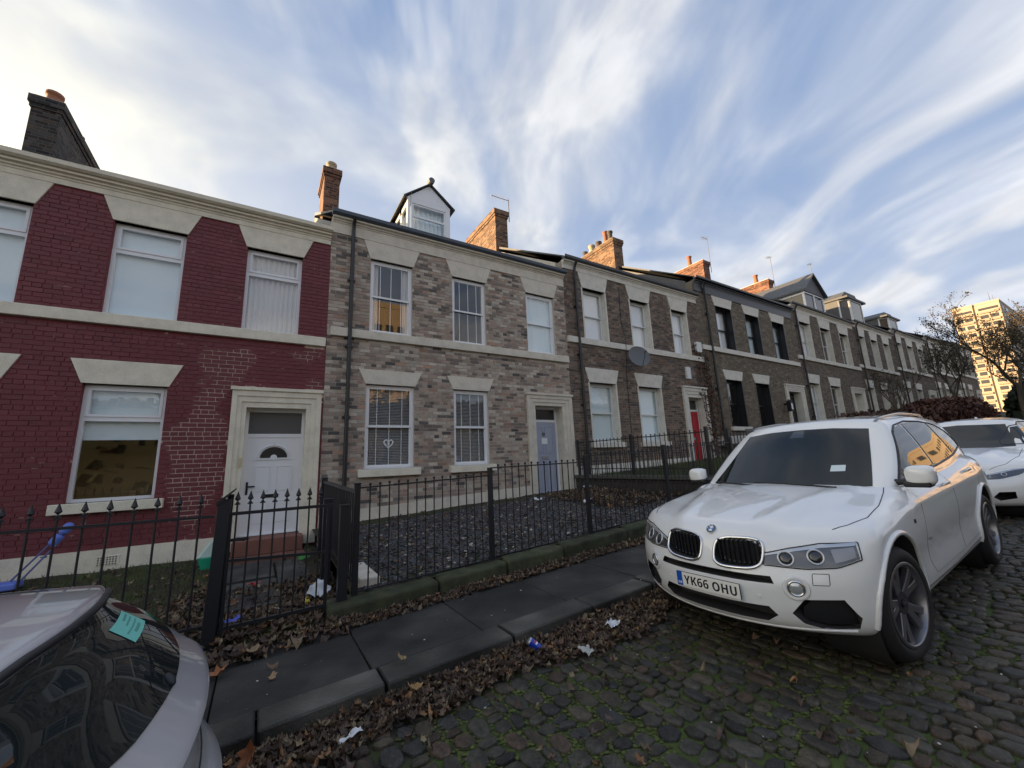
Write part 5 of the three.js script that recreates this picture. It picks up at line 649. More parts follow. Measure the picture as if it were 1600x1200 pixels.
function carShell(P, paint) {
  const top = crv(P.top), bot = crv(P.bot), hy = crv(P.halfY), hx = crv(P.halfX), nose = crv(P.nose), tail = crv(P.tail), W = P.W;
  const topF = (x, z) => { const k = Math.abs(z) / W; let y = top(x) - (x > P.cowl ? P.crown : P.crown * 0.6) * k * k; if (x > P.cowl - 0.2) { const zr = lerp(P.ridge[1], P.ridge[0], clamp((x - P.cowl) / (P.axF + 0.7 - P.cowl), 0, 1)); y += P.ridgeH * Math.exp(-(((Math.abs(z) - zr) / 0.07) ** 2)) * sst(P.cowl - 0.2, P.cowl + 0.3, x) * sst(P.axF + 0.82, P.axF + 0.45, x) ; y -= P.ridgeH * 0.8 * sst(zr + 0.02, zr + 0.16, Math.abs(z)) * sst(P.cowl - 0.2, P.cowl + 0.3, x); } return y; };
  const half = (x, y) => { let h = hy(y) * hx(x); const mid = Math.exp(-((x / (P.axF * 0.78)) ** 6)); h -= 0.024 * Math.exp(-(((y - 0.58) / 0.15) ** 2)) * mid; h += 0.012 * Math.exp(-(((y - P.crease) / 0.03) ** 2)) * sst(P.axF + 0.3, P.axF - 0.4, x); return h; };
  const yn0 = P.bot[2][1], yn1 = P.yTop;
  const body = warpBox(P.nu || 64, 26, 36, (P.nose0 + P.tail0) / 2, (yn1 - yn0) / 2, W, P.r, (u, v, w) => { const y0 = lerp(yn0, yn1, (v + 1) / 2), z0 = W * w, k = Math.abs(w), x = lerp(-tail(y0) + P.tailBow * Math.pow(k, 2.6), nose(y0) - P.noseBow * Math.pow(k, 2.5), (u + 1) / 2), y = lerp(bot(x), topF(x, z0), (v + 1) / 2); return [x, y, w * half(x, y)]; });
  const gf = crv(P.gF), gr = crv(P.gR), gz = crv(P.gZ), gt = crv(P.gTop), gx = crv(P.gX);
  const roof = warpBox(44, 16, 28, 1.4, 0.32, 0.7, P.gr, (u, v, w) => { const y0 = lerp(P.gy0, P.gy1, (v + 1) / 2), k = Math.abs(w), x = lerp(gr(y0) + 0.10 * k * k, gf(y0) - P.gBow * k * k, (u + 1) / 2), y = lerp(P.gy0, gt(x) - 0.05 * k * k, (v + 1) / 2); return [x, y, w * gz(y) * gx(x)]; });
  return { body, roof };
}
const asMesh = (g) => { const m = new THREE.Mesh(g, new THREE.MeshBasicMaterial({ side: THREE.DoubleSide })); m.updateMatrixWorld(); return m; };
function placeCar(car, x, z, yaw, s) { car.position.set(x, roadY(x) + 0.012, z); car.quaternion.setFromAxisAngle(V3(0, 0, 1), Math.atan(SLOPE)).multiply(new THREE.Quaternion().setFromAxisAngle(V3(0, 1, 0), Math.PI + yaw)); car.scale.setScalar(s); }
function archLip(car, P, paint, bm0) { for (const x of [P.axF, P.axR]) for (const s of [1, -1]) { const pts = []; for (let i = 0; i <= 22; i++) { const t = lerp(-0.16, Math.PI + 0.16, i / 22); pts.push([x + Math.cos(t) * (P.archR + 0.016), P.wheelR + 0.02 + Math.sin(t) * (P.archR + 0.016)]); } part('wheel_arch', seam(bm0, s > 0 ? views.right : views.left, pts, 0.019, 0.0, 44), paint, car); const c = new THREE.CylinderGeometry(P.archR + 0.004, P.archR + 0.004, 0.36, 36, 1, true).rotateX(Math.PI / 2).translate(x, P.wheelR + 0.02, s * (P.archZ - 0.25)); part('wheel_liner', c, cavLiner, car); } }
const seamGrey = mat(lin(0.16, 0.16, 0.165), 0.6); const cavLiner = mat(lin(0.022, 0.022, 0.023), 0.9, { side: THREE.DoubleSide });
const archCut = (P) => [P.axF, P.axR].flatMap((x) => [1, -1].map((s) => new THREE.CylinderGeometry(P.archR, P.archR, 0.6, 40).rotateX(Math.PI / 2).translate(x, P.wheelR + 0.02, s * (P.archZ - 0.04))));
function plate(txt, blue) { const c = document.createElement('canvas'); c.width = 1040; c.height = 222; const g = c.getContext('2d'); g.fillStyle = '#f4f4ef'; g.fillRect(0, 0, 1040, 222); if (blue) { g.fillStyle = '#1b58b8'; g.fillRect(0, 0, 100, 222); g.fillStyle = '#ffffff'; g.font = 'bold 52px sans-serif'; g.textAlign = 'center'; g.fillText('GB', 50, 190); } g.fillStyle = '#0b0b0c'; g.font = 'bold 190px sans-serif'; g.textAlign = 'center'; g.textBaseline = 'middle'; g.fillText(txt, blue ? 570 : 520, 118, 880); const t = new THREE.CanvasTexture(c); t.colorSpace = THREE.SRGBColorSpace; return phys(lin(1, 1, 1), 0.3, { map: t, clearcoat: 0.5 }); }
function roundel(draw) { const c = document.createElement('canvas'); c.width = c.height = 256; draw(c.getContext('2d')); const t = new THREE.CanvasTexture(c); t.colorSpace = THREE.SRGBColorSpace; return phys(lin(1, 1, 1), 0.25, { map: t, clearcoat: 1 }); }
const badgeMat = roundel((g) => { g.fillStyle = '#c9ccd0'; g.fillRect(0, 0, 256, 256); g.fillStyle = '#1c1f24'; g.beginPath(); g.arc(128, 128, 122, 0, 7); g.fill(); g.fillStyle = '#ffffff'; g.font = 'bold 44px sans-serif'; g.textAlign = 'center'; g.fillText('B', 62, 72); g.fillText('M', 128, 46); g.fillText('W', 196, 72); for (let i = 0; i < 4; i++) { g.fillStyle = i % 2 ? '#eceff2' : '#2f74b8'; g.beginPath(); g.moveTo(128, 128); g.arc(128, 128, 76, i * Math.PI / 2, (i + 1) * Math.PI / 2); g.fill(); } });
function setOn(mesh, view, a, b, geo, off) { const [o, d] = view(a, b), h = hit(mesh, o, d); geo.applyQuaternion(new THREE.Quaternion().setFromUnitVectors(V3(0, 0, 1), h.n.clone())); return geo.translate(...h.p.clone().addScaledVector(h.n, off).toArray()); }
function windows(car, roof, P) {
  const rm = asMesh(roof), w = part('windscreen', patch(rm, views.front, P.ws[0], P.ws[1], 0.006, 26, 14), carGlass, car);
  part('rear_window', patch(rm, views.rear, P.rw[0], P.rw[1], 0.006, 22, 12), carGlass, car);
  for (const [v, nm] of [['right', 1], ['left', -1]]) { for (const [b, t] of P.sw) part('side_window', patch(rm, views[v], b, t, 0.006, 16, 10), carGlass, car); const all = [...P.trim]; part('window_trim', seam(rm, views[v], all, 0.009, 0.004, 70, true), trimBlack, car); }
  return { rm, w };
}
function mirrors(car, paint, x, y, z, dark = trimBlack) { for (const s of [1, -1]) { const g = new THREE.SphereGeometry(1, 24, 16), p = g.attributes.position; for (let i = 0; i < p.count; i++) { const a = p.getX(i), b = p.getY(i), c = p.getZ(i), q = (v) => Math.sign(v) * Math.pow(Math.abs(v), 0.62); p.setXYZ(i, q(a) * (a > 0 ? 0.09 : 0.05), q(b) * 0.082, q(c) * 0.095); } g.computeVertexNormals(); g.translate(x, y, s * (z + 0.02)); const m = part('door_mirror', g, paint, car); part('mirror_foot', [bar([x - 0.02, y - 0.06, s * (z - 0.16)], [x, y - 0.05, s * z], 0.028, 0.02, 8), rbx(x - 0.05, x + 0.085, y - 0.09, y - 0.045, s * z - 0.085, s * z + 0.085, 0.015, 2)], dark, m); part('mirror_glass', new THREE.PlaneGeometry(0.15, 0.12).rotateY(-Math.PI / 2).translate(x - 0.052, y + 0.005, s * (z + 0.02)), chrome, m); } }

{ // big white SUV, nose downhill
  const P = { W: 0.97, nose0: 2.34, tail0: 2.5, axF: 1.466, axR: -1.466, wheelR: 0.375, wheelW: 0.27, rimR: 0.272, spokes: 5, track: 0.82, archR: 0.435, archZ: 0.955, steer: -0.10, r: 0.11, cowl: 0.95, crown: 0.075, ridge: [0.33, 0.60], ridgeH: 0.022, crease: 0.97, yTop: 1.12, noseBow: 0.40, tailBow: 0.25,
    top: [[-2.5, 1.02], [-2.3, 1.14], [-1.5, 1.2], [-0.5, 1.17], [0.6, 1.135], [1.0, 1.115], [1.5, 1.065], [1.9, 0.995], [2.1, 0.945], [2.25, 0.885], [2.34, 0.80]], bot: [[-2.5, 0.36], [-1.9, 0.28], [-1, 0.25], [1, 0.25], [1.9, 0.245], [2.34, 0.25]],
    halfY: [[0.2, 0.90], [0.32, 0.935], [0.45, 0.952], [0.6, 0.962], [0.78, 0.968], [0.90, 0.962], [1.0, 0.94], [1.1, 0.905], [1.22, 0.855]], halfX: [[-2.5, 0.88], [-2.2, 0.94], [-1.8, 0.985], [-1.4, 1], [1.4, 1], [1.75, 0.988], [2.0, 0.965], [2.2, 0.93], [2.34, 0.89]],
    nose: [[0.2, 2.22], [0.3, 2.28], [0.42, 2.325], [0.55, 2.34], [0.7, 2.34], [0.84, 2.315], [0.95, 2.27], [1.12, 2.18]], tail: [[0.25, 2.38], [0.5, 2.5], [0.8, 2.5], [1.0, 2.45], [1.2, 2.36]],
    gy0: 1.0, gy1: 1.66, gr: 0.075, gBow: 0.16, gF: [[1.0, 1.16], [1.1, 1.02], [1.35, 0.66], [1.6, 0.27], [1.68, 0.14]], gR: [[1.0, -2.36], [1.25, -2.28], [1.45, -2.12], [1.62, -1.95], [1.7, -1.9]], gZ: [[1.0, 0.90], [1.12, 0.872], [1.3, 0.815], [1.5, 0.735], [1.62, 0.672], [1.72, 0.60]], gX: [[-2.4, 0.86], [-1.8, 0.95], [-0.8, 1], [0.2, 1], [1.1, 0.90]], gTop: [[-2.2, 1.59], [-1.6, 1.665], [-0.8, 1.715], [-0.1, 1.705], [0.25, 1.665], [0.6, 1.6], [1.2, 1.5]],
    ws: [[[-0.71, 1.10], [-0.4, 1.085], [0, 1.08], [0.4, 1.085], [0.71, 1.10]], [[-0.575, 1.575], [-0.3, 1.605], [0, 1.612], [0.3, 1.605], [0.575, 1.575]]], rw: [[[-0.6, 1.2], [0.6, 1.2]], [[-0.52, 1.52], [0.52, 1.52]]],
    sw: [[[[0.63, 1.135], [0.3, 1.145], [-0.28, 1.165]], [[0.13, 1.50], [-0.02, 1.555], [-0.28, 1.59]]], [[[-0.34, 1.168], [-1.24, 1.205]], [[-0.34, 1.592], [-0.8, 1.59], [-1.13, 1.565]]], [[[-1.30, 1.208], [-1.86, 1.26]], [[-1.19, 1.56], [-1.5, 1.51], [-1.74, 1.43]]]],
    trim: [[0.68, 1.124], [0.3, 1.135], [-0.5, 1.158], [-1.3, 1.195], [-1.9, 1.25], [-1.88, 1.32], [-1.74, 1.44], [-1.45, 1.535], [-1.0, 1.59], [-0.5, 1.612], [-0.1, 1.585], [0.12, 1.52], [0.42, 1.31]] };
  const car = thing('parked_suv', 'large white parked SUV with twin kidney grille and plate YK66 OHU', 'car'); const { body, roof } = carShell(P, paintWhite), bm0 = asMesh(body);
  const intake = [[0.53, 0.41], [0.605, 0.505], [0.79, 0.515], [0.845, 0.40], [0.82, 0.33], [0.66, 0.315], [0.575, 0.345]], low = [[-0.45, 0.385], [-0.38, 0.335], [0.38, 0.335], [0.45, 0.385], [0.41, 0.44], [-0.41, 0.44]], slit = [[-0.46, 0.592], [0.46, 0.592], [0.44, 0.638], [-0.44, 0.638]], kid = oval(0.225, 0.765, 0.172, 0.098, 28, 3.4).map(([z, y]) => [z, y + (z - 0.225) * 0.05]);
  const cut = carve(body, [...archCut(P), frontPrism(intake, 1.95, 3), frontPrism(mirrorPts(intake).reverse(), 1.95, 3), frontPrism(low, 2.14, 3), frontPrism(slit, 2.20, 3), frontPrism(kid, 2.19, 3), frontPrism(mirrorPts(kid).reverse(), 2.19, 3)], paintWhite);
  part('body', cut.paint, paintWhite, car); if (cut.dark) part('air_intake', cut.dark, cavityMat, car); part('cabin', roof, paintWhite, car); const { rm } = windows(car, roof, P); addWheels(car, P); archLip(car, P, paintWhite, bm0);
  for (const s of [1, -1]) { const F = (p) => s > 0 ? p : mirrorPts(p); const gr = part('grille', seam(bm0, views.front, F(kid), 0.013, 0.002, 60, true), chrome, car);
    for (let i = 0; i < 9; i++) { const z = 0.085 + i * 0.035, h = hit(bm0, V3(6, 0.765, s * z), V3(-1, 0, 0)); const b = part('grille_slat', rbx(-0.012, 0.012, -0.088, 0.088, -0.0075, 0.0075, 0.003, 1), gloss, gr); b.position.set(h.p.x - 0.03, 0.765 + (z - 0.225) * 0.05, s * z); }
    part('intake_mesh', patch(bm0, views.front, F([[0.56, 0.37], [0.66, 0.33], [0.81, 0.345]]), F([[0.57, 0.44], [0.62, 0.49], [0.78, 0.50]]), -0.06, 14, 6), trimBlack, car);
    const wv = (s > 0 ? views.wrapR : views.wrapL)(1.2);
    const hl = part('headlight', patch(bm0, wv, [[21.5, 0.712], [34, 0.702], [43, 0.714], [50, 0.76]], [[21.5, 0.768], [30, 0.806], [40, 0.838], [50.5, 0.85]], 0.004, 30, 10), lamp, car);
    part('daytime_strip', patch(bm0, wv, [[22, 0.766], [30, 0.796], [40, 0.826], [50, 0.838]], [[22, 0.776], [30, 0.812], [40, 0.845], [51, 0.858]], 0.009, 30, 3), lensClear, hl);
    for (const a of [28.5, 37.5]) { part('lamp_ring', setOn(bm0, wv, a, a > 30 ? 0.768 : 0.752, new THREE.TorusGeometry(0.046, 0.007, 10, 30), 0.008), lensClear, hl); part('projector_lens', setOn(bm0, wv, a, a > 30 ? 0.768 : 0.752, new THREE.SphereGeometry(0.038, 20, 12).scale(1, 1, 0.35), 0.004), gloss, hl); }
    part('indicator', patch(bm0, wv, [[42.5, 0.735], [49, 0.768]], [[42.5, 0.815], [49.5, 0.83]], 0.007, 10, 6), mat(lin(0.30, 0.30, 0.31), 0.25, { metalness: 0.7 }), hl);
    part('headlight_seal', seam(bm0, wv, [[21.2, 0.706], [34, 0.696], [43, 0.708], [50.8, 0.757], [51.5, 0.855], [40, 0.85], [30, 0.817], [21.2, 0.776]], 0.004, 0.003, 60, true), trimBlack, hl);
    const fog = part('fog_light', setOn(bm0, views.front, s * 0.575, 0.575, new THREE.TorusGeometry(0.046, 0.008, 10, 30), 0.006), chrome, car); part('lens', setOn(bm0, views.front, s * 0.575, 0.575, new THREE.SphereGeometry(0.044, 20, 12).scale(1, 1, 0.3), 0.002), lensClear, fog); part('fog_recess', setOn(bm0, views.front, s * 0.575, 0.575, new THREE.TorusGeometry(0.066, 0.014, 8, 30).scale(1, 1, 0.4), 0.001), paintWhite, fog);
    part('parking_sensor', setOn(bm0, views.front, s * 0.36, 0.50, new THREE.CylinderGeometry(0.012, 0.012, 0.006, 14).rotateX(Math.PI / 2), 0.003), paintWhite, car);
    const sv = s > 0 ? views.right : views.left;
    part('bonnet_seam', seam(bm0, views.top, [[0.86, s * 0.78], [1.3, s * 0.85], [1.6, s * 0.86], [1.8, s * 0.80], [1.9, s * 0.74]], 0.0035, 0.0, 40), trimBlack, car);
    part('door_seam', seam(bm0, sv, [[0.72, 1.06], [0.78, 0.8], [0.76, 0.5], [0.66, 0.40], [-0.3, 0.40], [-1.02, 0.42], [-1.2, 0.72], [-1.45, 0.95], [-1.5, 1.1]], 0.002, 0, 60), seamGrey, car); part('door_seam', seam(bm0, sv, [[-0.31, 1.08], [-0.33, 0.41]], 0.002, 0, 20), seamGrey, car);
    part('sill_line', seam(bm0, sv, [[0.98, 0.36], [0, 0.345], [-0.98, 0.37]], 0.006, 0, 30), trimBlack, car);
    for (const x of [-0.12, -1.12]) { const h = hit(bm0, ...sv(x, x < -1 ? 1.04 : 1.015)); part('door_handle', rbx(x - 0.10, x + 0.10, h.p.y - 0.016, h.p.y + 0.016, h.p.z - 0.012, h.p.z + 0.012, 0.011, 3).translate(0, 0, s * 0.025), paintWhite, car); }
    part('side_script', patch(bm0, sv, [[s > 0 ? 0.55 : 0.83, 0.655], [s > 0 ? 0.83 : 0.55, 0.655]], [[s > 0 ? 0.55 : 0.83, 0.685], [s > 0 ? 0.83 : 0.55, 0.685]], 0.003, 6, 2), (textPlane('xDrive30d', 0.28, 0.03, '#555555', null, 'bold 34px sans-serif'), textMat), car);
    part('roof_rail', tube([[0.05, 1.635, s * 0.60], [-0.1, 1.668, s * 0.605], [-0.7, 1.695, s * 0.61], [-1.5, 1.655, s * 0.595], [-1.85, 1.57, s * 0.56]], 0.014, 40, 8), gloss, car);
    part('repeater_mark', setOn(bm0, sv, 1.02, 0.86, new THREE.CylinderGeometry(0.016, 0.016, 0.006, 12).rotateX(Math.PI / 2), 0.003), trimBlack, car);
  }
  mirrors(car, paintWhite, 0.72, 1.175, 0.975);
  const nx = hit(bm0, V3(6, 0.515, 0), V3(-1, 0, 0)).p.x; const pl = part('number_plate', rbx(nx + 0.002, nx + 0.012, 0.462, 0.572, -0.262, 0.262, 0.004, 1), trimBlack, car); part('plate_face', new THREE.PlaneGeometry(0.52, 0.106).rotateY(Math.PI / 2).translate(nx + 0.0135, 0.517, 0), plate('YK66 OHU', true), pl);
  const bd = part('bonnet_badge', setOn(bm0, views.front, 0, 0.895, new THREE.CylinderGeometry(0.043, 0.043, 0.008, 30).rotateX(Math.PI / 2), 0.005), chrome, car); part('badge_face', setOn(bm0, views.front, 0, 0.895, new THREE.CircleGeometry(0.040, 30).rotateZ(Math.PI / 2), 0.0105), badgeMat, bd);
  part('tow_cover', seam(bm0, views.front, [[-0.66, 0.60], [-0.74, 0.60], [-0.74, 0.67], [-0.66, 0.67]], 0.0022, 0.0, 24, true), trimBlack, car);
  part('wiper', tube([[0.985, 1.10, -0.5], [0.97, 1.125, -0.1], [0.96, 1.13, 0.2]].map(([x, y, z]) => [x + 0.03, y, z]), 0.009, 16, 6), trimBlack, car); part('wiper', tube([[1.02, 1.09, 0.05], [1.02, 1.115, 0.35], [0.95, 1.12, 0.62]], 0.009, 16, 6), trimBlack, car);
  part('tax_disc_sticker', patch(rm, views.front, [[-0.50, 1.215], [-0.39, 1.215]], [[-0.49, 1.265], [-0.385, 1.265]], 0.010, 4, 3), mat(lin(0.62, 0.72, 0.74), 0.5), car); part('mirror_mount', patch(rm, views.front, [[-0.07, 1.53], [0.07, 1.53]], [[-0.05, 1.60], [0.05, 1.60]], 0.009, 4, 4), gloss, car);
  part('splitter', seam(bm0, views.front, [[-0.8, 0.31], [-0.5, 0.30], [0, 0.295], [0.5, 0.30], [0.8, 0.31]], 0.012, -0.004, 40), paintWhite, car);
  placeCar(car, 5.12, 6.745, 0.02, 0.95);
}
const hatch = { W: 0.89, axF: 1.33, axR: -1.33, wheelR: 0.32, wheelW: 0.22, rimR: 0.22, spokes: 10, track: 0.77, archR: 0.37, archZ: 0.885, r: 0.10, cowl: 0.75, crown: 0.07, ridge: [0.30, 0.55], ridgeH: 0.015, crease: 0.85, noseBow: 0.34, tailBow: 0.22, nu: 56 };
{ // second white car behind the SUV
  const P = { ...hatch, nose0: 2.12, tail0: 2.15, yTop: 0.98,
    top: [[-2.15, 0.90], [-1.9, 1.0], [-0.5, 1.0], [0.5, 0.97], [0.8, 0.96], [1.4, 0.89], [1.8, 0.80], [2.0, 0.73], [2.12, 0.66]], bot: [[-2.15, 0.32], [-1.5, 0.22], [-1, 0.19], [1, 0.19], [1.7, 0.18], [2.12, 0.19]],
    halfY: [[0.15, 0.83], [0.3, 0.87], [0.5, 0.885], [0.7, 0.89], [0.82, 0.88], [0.92, 0.85], [1.02, 0.80]], halfX: [[-2.15, 0.86], [-1.8, 0.96], [-1.3, 1], [1.3, 1], [1.7, 0.975], [2.0, 0.93], [2.12, 0.89]], nose: [[0.15, 2.03], [0.3, 2.09], [0.45, 2.12], [0.6, 2.11], [0.7, 2.08], [0.8, 2.02], [0.98, 1.92]], tail: [[0.2, 2.05], [0.5, 2.13], [0.8, 2.1], [0.98, 2.0]],
    gy0: 0.86, gy1: 1.36, gr: 0.07, gBow: 0.15, gF: [[0.86, 1.0], [0.96, 0.84], [1.2, 0.42], [1.36, 0.12]], gR: [[0.86, -2.02], [1.1, -1.92], [1.3, -1.72], [1.36, -1.65]], gZ: [[0.86, 0.83], [1.0, 0.78], [1.2, 0.68], [1.32, 0.60], [1.42, 0.53]], gX: [[-2.1, 0.86], [-1.4, 0.96], [-0.6, 1], [0.2, 1], [1, 0.9]], gTop: [[-2, 1.28], [-1.4, 1.36], [-0.6, 1.415], [-0.1, 1.40], [0.2, 1.36], [0.6, 1.28]],
    ws: [[[-0.66, 0.955], [0, 0.94], [0.66, 0.955]], [[-0.53, 1.295], [0, 1.325], [0.53, 1.295]]], rw: [[[-0.55, 1.0], [0.55, 1.0]], [[-0.46, 1.24], [0.46, 1.24]]], sw: [[[[0.62, 0.99], [-0.25, 1.01]], [[0.18, 1.24], [-0.25, 1.30]]], [[[-0.30, 1.01], [-1.1, 1.04]], [[-0.30, 1.30], [-0.95, 1.27]]]], trim: [[0.68, 0.98], [-0.3, 1.0], [-1.15, 1.03], [-0.98, 1.285], [-0.3, 1.315], [0.15, 1.26]] };
  const car = thing('parked_hatchback', 'white hatchback parked uphill behind the white SUV', 'car'); const { body, roof } = carShell(P, paintWhite), bm0 = asMesh(body);
  const it = [[0.50, 0.33], [0.56, 0.40], [0.70, 0.40], [0.70, 0.31], [0.55, 0.28]], vent = [[0.77, 0.27], [0.80, 0.46], [0.83, 0.47], [0.84, 0.30]], low = [[-0.44, 0.25], [0.44, 0.25], [0.48, 0.36], [-0.48, 0.36]], kd = oval(0.19, 0.545, 0.15, 0.085, 24, 3.5);
  const cut = carve(body, [...archCut(P), ...[it, vent, kd].flatMap((p) => [frontPrism(p, p === kd ? 2.0 : 1.7, 3), frontPrism(mirrorPts(p).reverse(), p === kd ? 2.0 : 1.7, 3)]), frontPrism(low, 1.98, 3)], paintWhite);
  part('body', cut.paint, paintWhite, car); part('air_intake', cut.dark, cavityMat, car); part('cabin', roof, paintWhite, car); windows(car, roof, P); addWheels(car, P); archLip(car, P, paintWhite, bm0);
  for (const s of [1, -1]) { const F = (p) => s > 0 ? p : mirrorPts(p), wv = (s > 0 ? views.wrapR : views.wrapL)(1.1); part('grille', seam(bm0, views.front, F(kd), 0.011, 0.002, 50, true), chrome, car); const hl = part('headlight', patch(bm0, wv, [[21, 0.565], [36, 0.575], [48, 0.62], [56, 0.675]], [[21, 0.60], [36, 0.655], [48, 0.695], [56, 0.705]], 0.005, 26, 8), lamp, car); part('daytime_strip', patch(bm0, wv, [[21, 0.598], [36, 0.645], [48, 0.687], [56, 0.70]], [[21, 0.608], [36, 0.662], [48, 0.703], [56, 0.711]], 0.008, 26, 2), lensClear, hl); for (const a of [30, 40]) part('lamp_ring', setOn(bm0, wv, a, 0.61 + (a - 30) * 0.002, new THREE.TorusGeometry(0.026, 0.005, 8, 24), 0.008), lensClear, hl); part('bonnet_seam', seam(bm0, views.top, [[0.75, s * 0.72], [1.3, s * 0.74], [1.7, s * 0.66], [1.86, s * 0.5]], 0.003, 0, 30), trimBlack, car); }
  mirrors(car, gloss, 0.60, 1.02, 0.90); part('roof_aerial', new THREE.SphereGeometry(0.04, 12, 8).scale(1.6, 0.8, 0.5).translate(-1.2, 1.40, 0), paintWhite, car); part('number_plate', rbx(2.115, 2.125, 0.38, 0.48, -0.26, 0.26, 0.003, 1), mat(lin(0.75, 0.75, 0.72), 0.5), car);
  placeCar(car, 10.95, 6.78, 0.0, 1.0);
}
function stickerMat() { const c = document.createElement('canvas'); c.width = 256; c.height = 64; const g = c.getContext('2d'); g.fillStyle = '#74c9bb'; g.fillRect(0, 0, 256, 64); g.fillStyle = '#2c6a63'; for (const [y, h, a, b] of [[10, 6, 20, 120], [22, 5, 30, 150], [36, 4, 24, 226], [46, 8, 60, 170]]) for (let x = a; x < b; x += 7) g.fillRect(x, y, 3 + (x * 7 % 3), h); const t = new THREE.CanvasTexture(c); t.colorSpace = THREE.SRGBColorSpace; return mat(lin(1, 1, 1), 0.5, { map: t }); }
{ // silver hatchback, tail towards us
  const P = { ...hatch, nose0: 2.1, tail0: 2.1, yTop: 0.95,
    top: [[-2.1, 0.78], [-2.0, 0.835], [-1.8, 0.88], [-0.5, 0.95], [0.5, 0.93], [0.8, 0.92], [1.4, 0.86], [1.8, 0.77], [2.0, 0.70], [2.1, 0.62]], bot: [[-2.1, 0.28], [-1.5, 0.22], [-1, 0.18], [1, 0.18], [1.7, 0.18], [2.1, 0.2]],
    halfY: [[0.15, 0.82], [0.3, 0.86], [0.5, 0.88], [0.65, 0.885], [0.78, 0.87], [0.88, 0.84], [0.98, 0.79]], halfX: [[-2.1, 0.90], [-1.8, 0.97], [-1.3, 1], [1.3, 1], [1.7, 0.975], [2.0, 0.93], [2.1, 0.89]], nose: [[0.15, 2.02], [0.3, 2.07], [0.45, 2.1], [0.6, 2.09], [0.8, 2.0], [0.95, 1.9]], tail: [[0.15, 2.02], [0.3, 2.10], [0.48, 2.12], [0.56, 2.06], [0.72, 2.04], [0.86, 2.0], [0.95, 1.95]],
    gy0: 0.76, gy1: 1.2, gr: 0.035, gBow: 0.15, gF: [[0.84, 0.95], [1.0, 0.70], [1.25, 0.2]], gR: [[0.76, -2.09], [0.86, -2.005], [1.05, -1.87], [1.14, -1.775], [1.2, -1.765]], gZ: [[0.76, 0.82], [0.84, 0.80], [0.95, 0.75], [1.1, 0.67], [1.22, 0.585], [1.32, 0.50]], gX: [[-2.0, 0.88], [-1.4, 0.97], [-0.6, 1], [0.2, 1], [1, 0.9]], gTop: [[-1.9, 1.13], [-1.5, 1.185], [-0.8, 1.255], [-0.2, 1.27], [0.2, 1.23], [0.6, 1.15]],
    ws: [[[-0.64, 0.94], [0, 0.93], [0.64, 0.94]], [[-0.52, 1.2], [0, 1.22], [0.52, 1.2]]], rw: [[[-0.60, 0.90], [-0.35, 0.875], [0, 0.868], [0.35, 0.875], [0.60, 0.90]], [[-0.55, 1.085], [-0.3, 1.11], [0, 1.115], [0.3, 1.11], [0.55, 1.085]]], sw: [[[[0.6, 0.96], [-0.25, 0.98]], [[0.15, 1.16], [-0.25, 1.21]]], [[[-0.30, 0.98], [-1.2, 1.0]], [[-0.30, 1.21], [-1.0, 1.18]]]], trim: [[0.65, 0.95], [-0.3, 0.97], [-1.25, 0.99], [-1.03, 1.19], [-0.3, 1.22], [0.12, 1.175]] };
  const car = thing('parked_hatchback', 'silver hatchback seen from behind with green sticker on its rear window', 'car'); const { body, roof } = carShell(P, paintSilver), bm0 = asMesh(body);
  const cut = carve(body, archCut(P), paintSilver); part('body', cut.paint, paintSilver, car); if (cut.dark) part('wheel_well', cut.dark, cavityMat, car); part('cabin', roof, paintSilver, car); const { rm } = windows(car, roof, P); addWheels(car, P); archLip(car, P, paintSilver, bm0);
  part('spoiler_edge', seam(rm, views.rear, [[-0.54, 1.10], [-0.3, 1.122], [0, 1.127], [0.3, 1.122], [0.54, 1.10]], 0.012, 0.004, 40), trimBlack, car);
  part('window_sticker', patch(rm, views.rear, [[0.33, 1.0], [0.06, 1.005]], [[0.33, 1.055], [0.06, 1.06]], 0.009, 12, 3), stickerMat(), car);
  part('wiper_pivot', setOn(rm, views.rear, 0, 0.88, new THREE.SphereGeometry(0.022, 14, 10).scale(1.2, 0.8, 0.6), 0.006), trimBlack, car);
  const bd = part('tailgate_badge', setOn(bm0, views.rear, 0, 0.775, new THREE.CylinderGeometry(0.046, 0.05, 0.012, 30).rotateX(Math.PI / 2), 0.006), chrome, car); part('badge_face', setOn(bm0, views.rear, 0, 0.775, new THREE.TorusGeometry(0.036, 0.005, 8, 30), 0.012), gloss, bd);
  part('bumper_seam', seam(bm0, views.rear, [[-0.78, 0.575], [0, 0.555], [0.78, 0.575]], 0.004, 0.0, 40), trimBlack, car);
  for (const s of [1, -1]) { part('tail_light', patch(bm0, views.rear, [[s * 0.50, 0.70], [s * 0.76, 0.68]], [[s * 0.50, 0.84], [s * 0.74, 0.85]], 0.005, 8, 6), phys(lin(0.20, 0.01, 0.012), 0.15, { clearcoat: 1 }), car); part('roof_seam', seam(rm, views.top, [[-1.55, s * 0.47], [-0.8, s * 0.50], [0.1, s * 0.49]], 0.004, 0, 40), trimBlack, car); }
   mirrors(car, paintSilver, 0.55, 0.98, 0.89);
  placeCar(car, -2.24, 6.88, 0.0, 1.05);
}
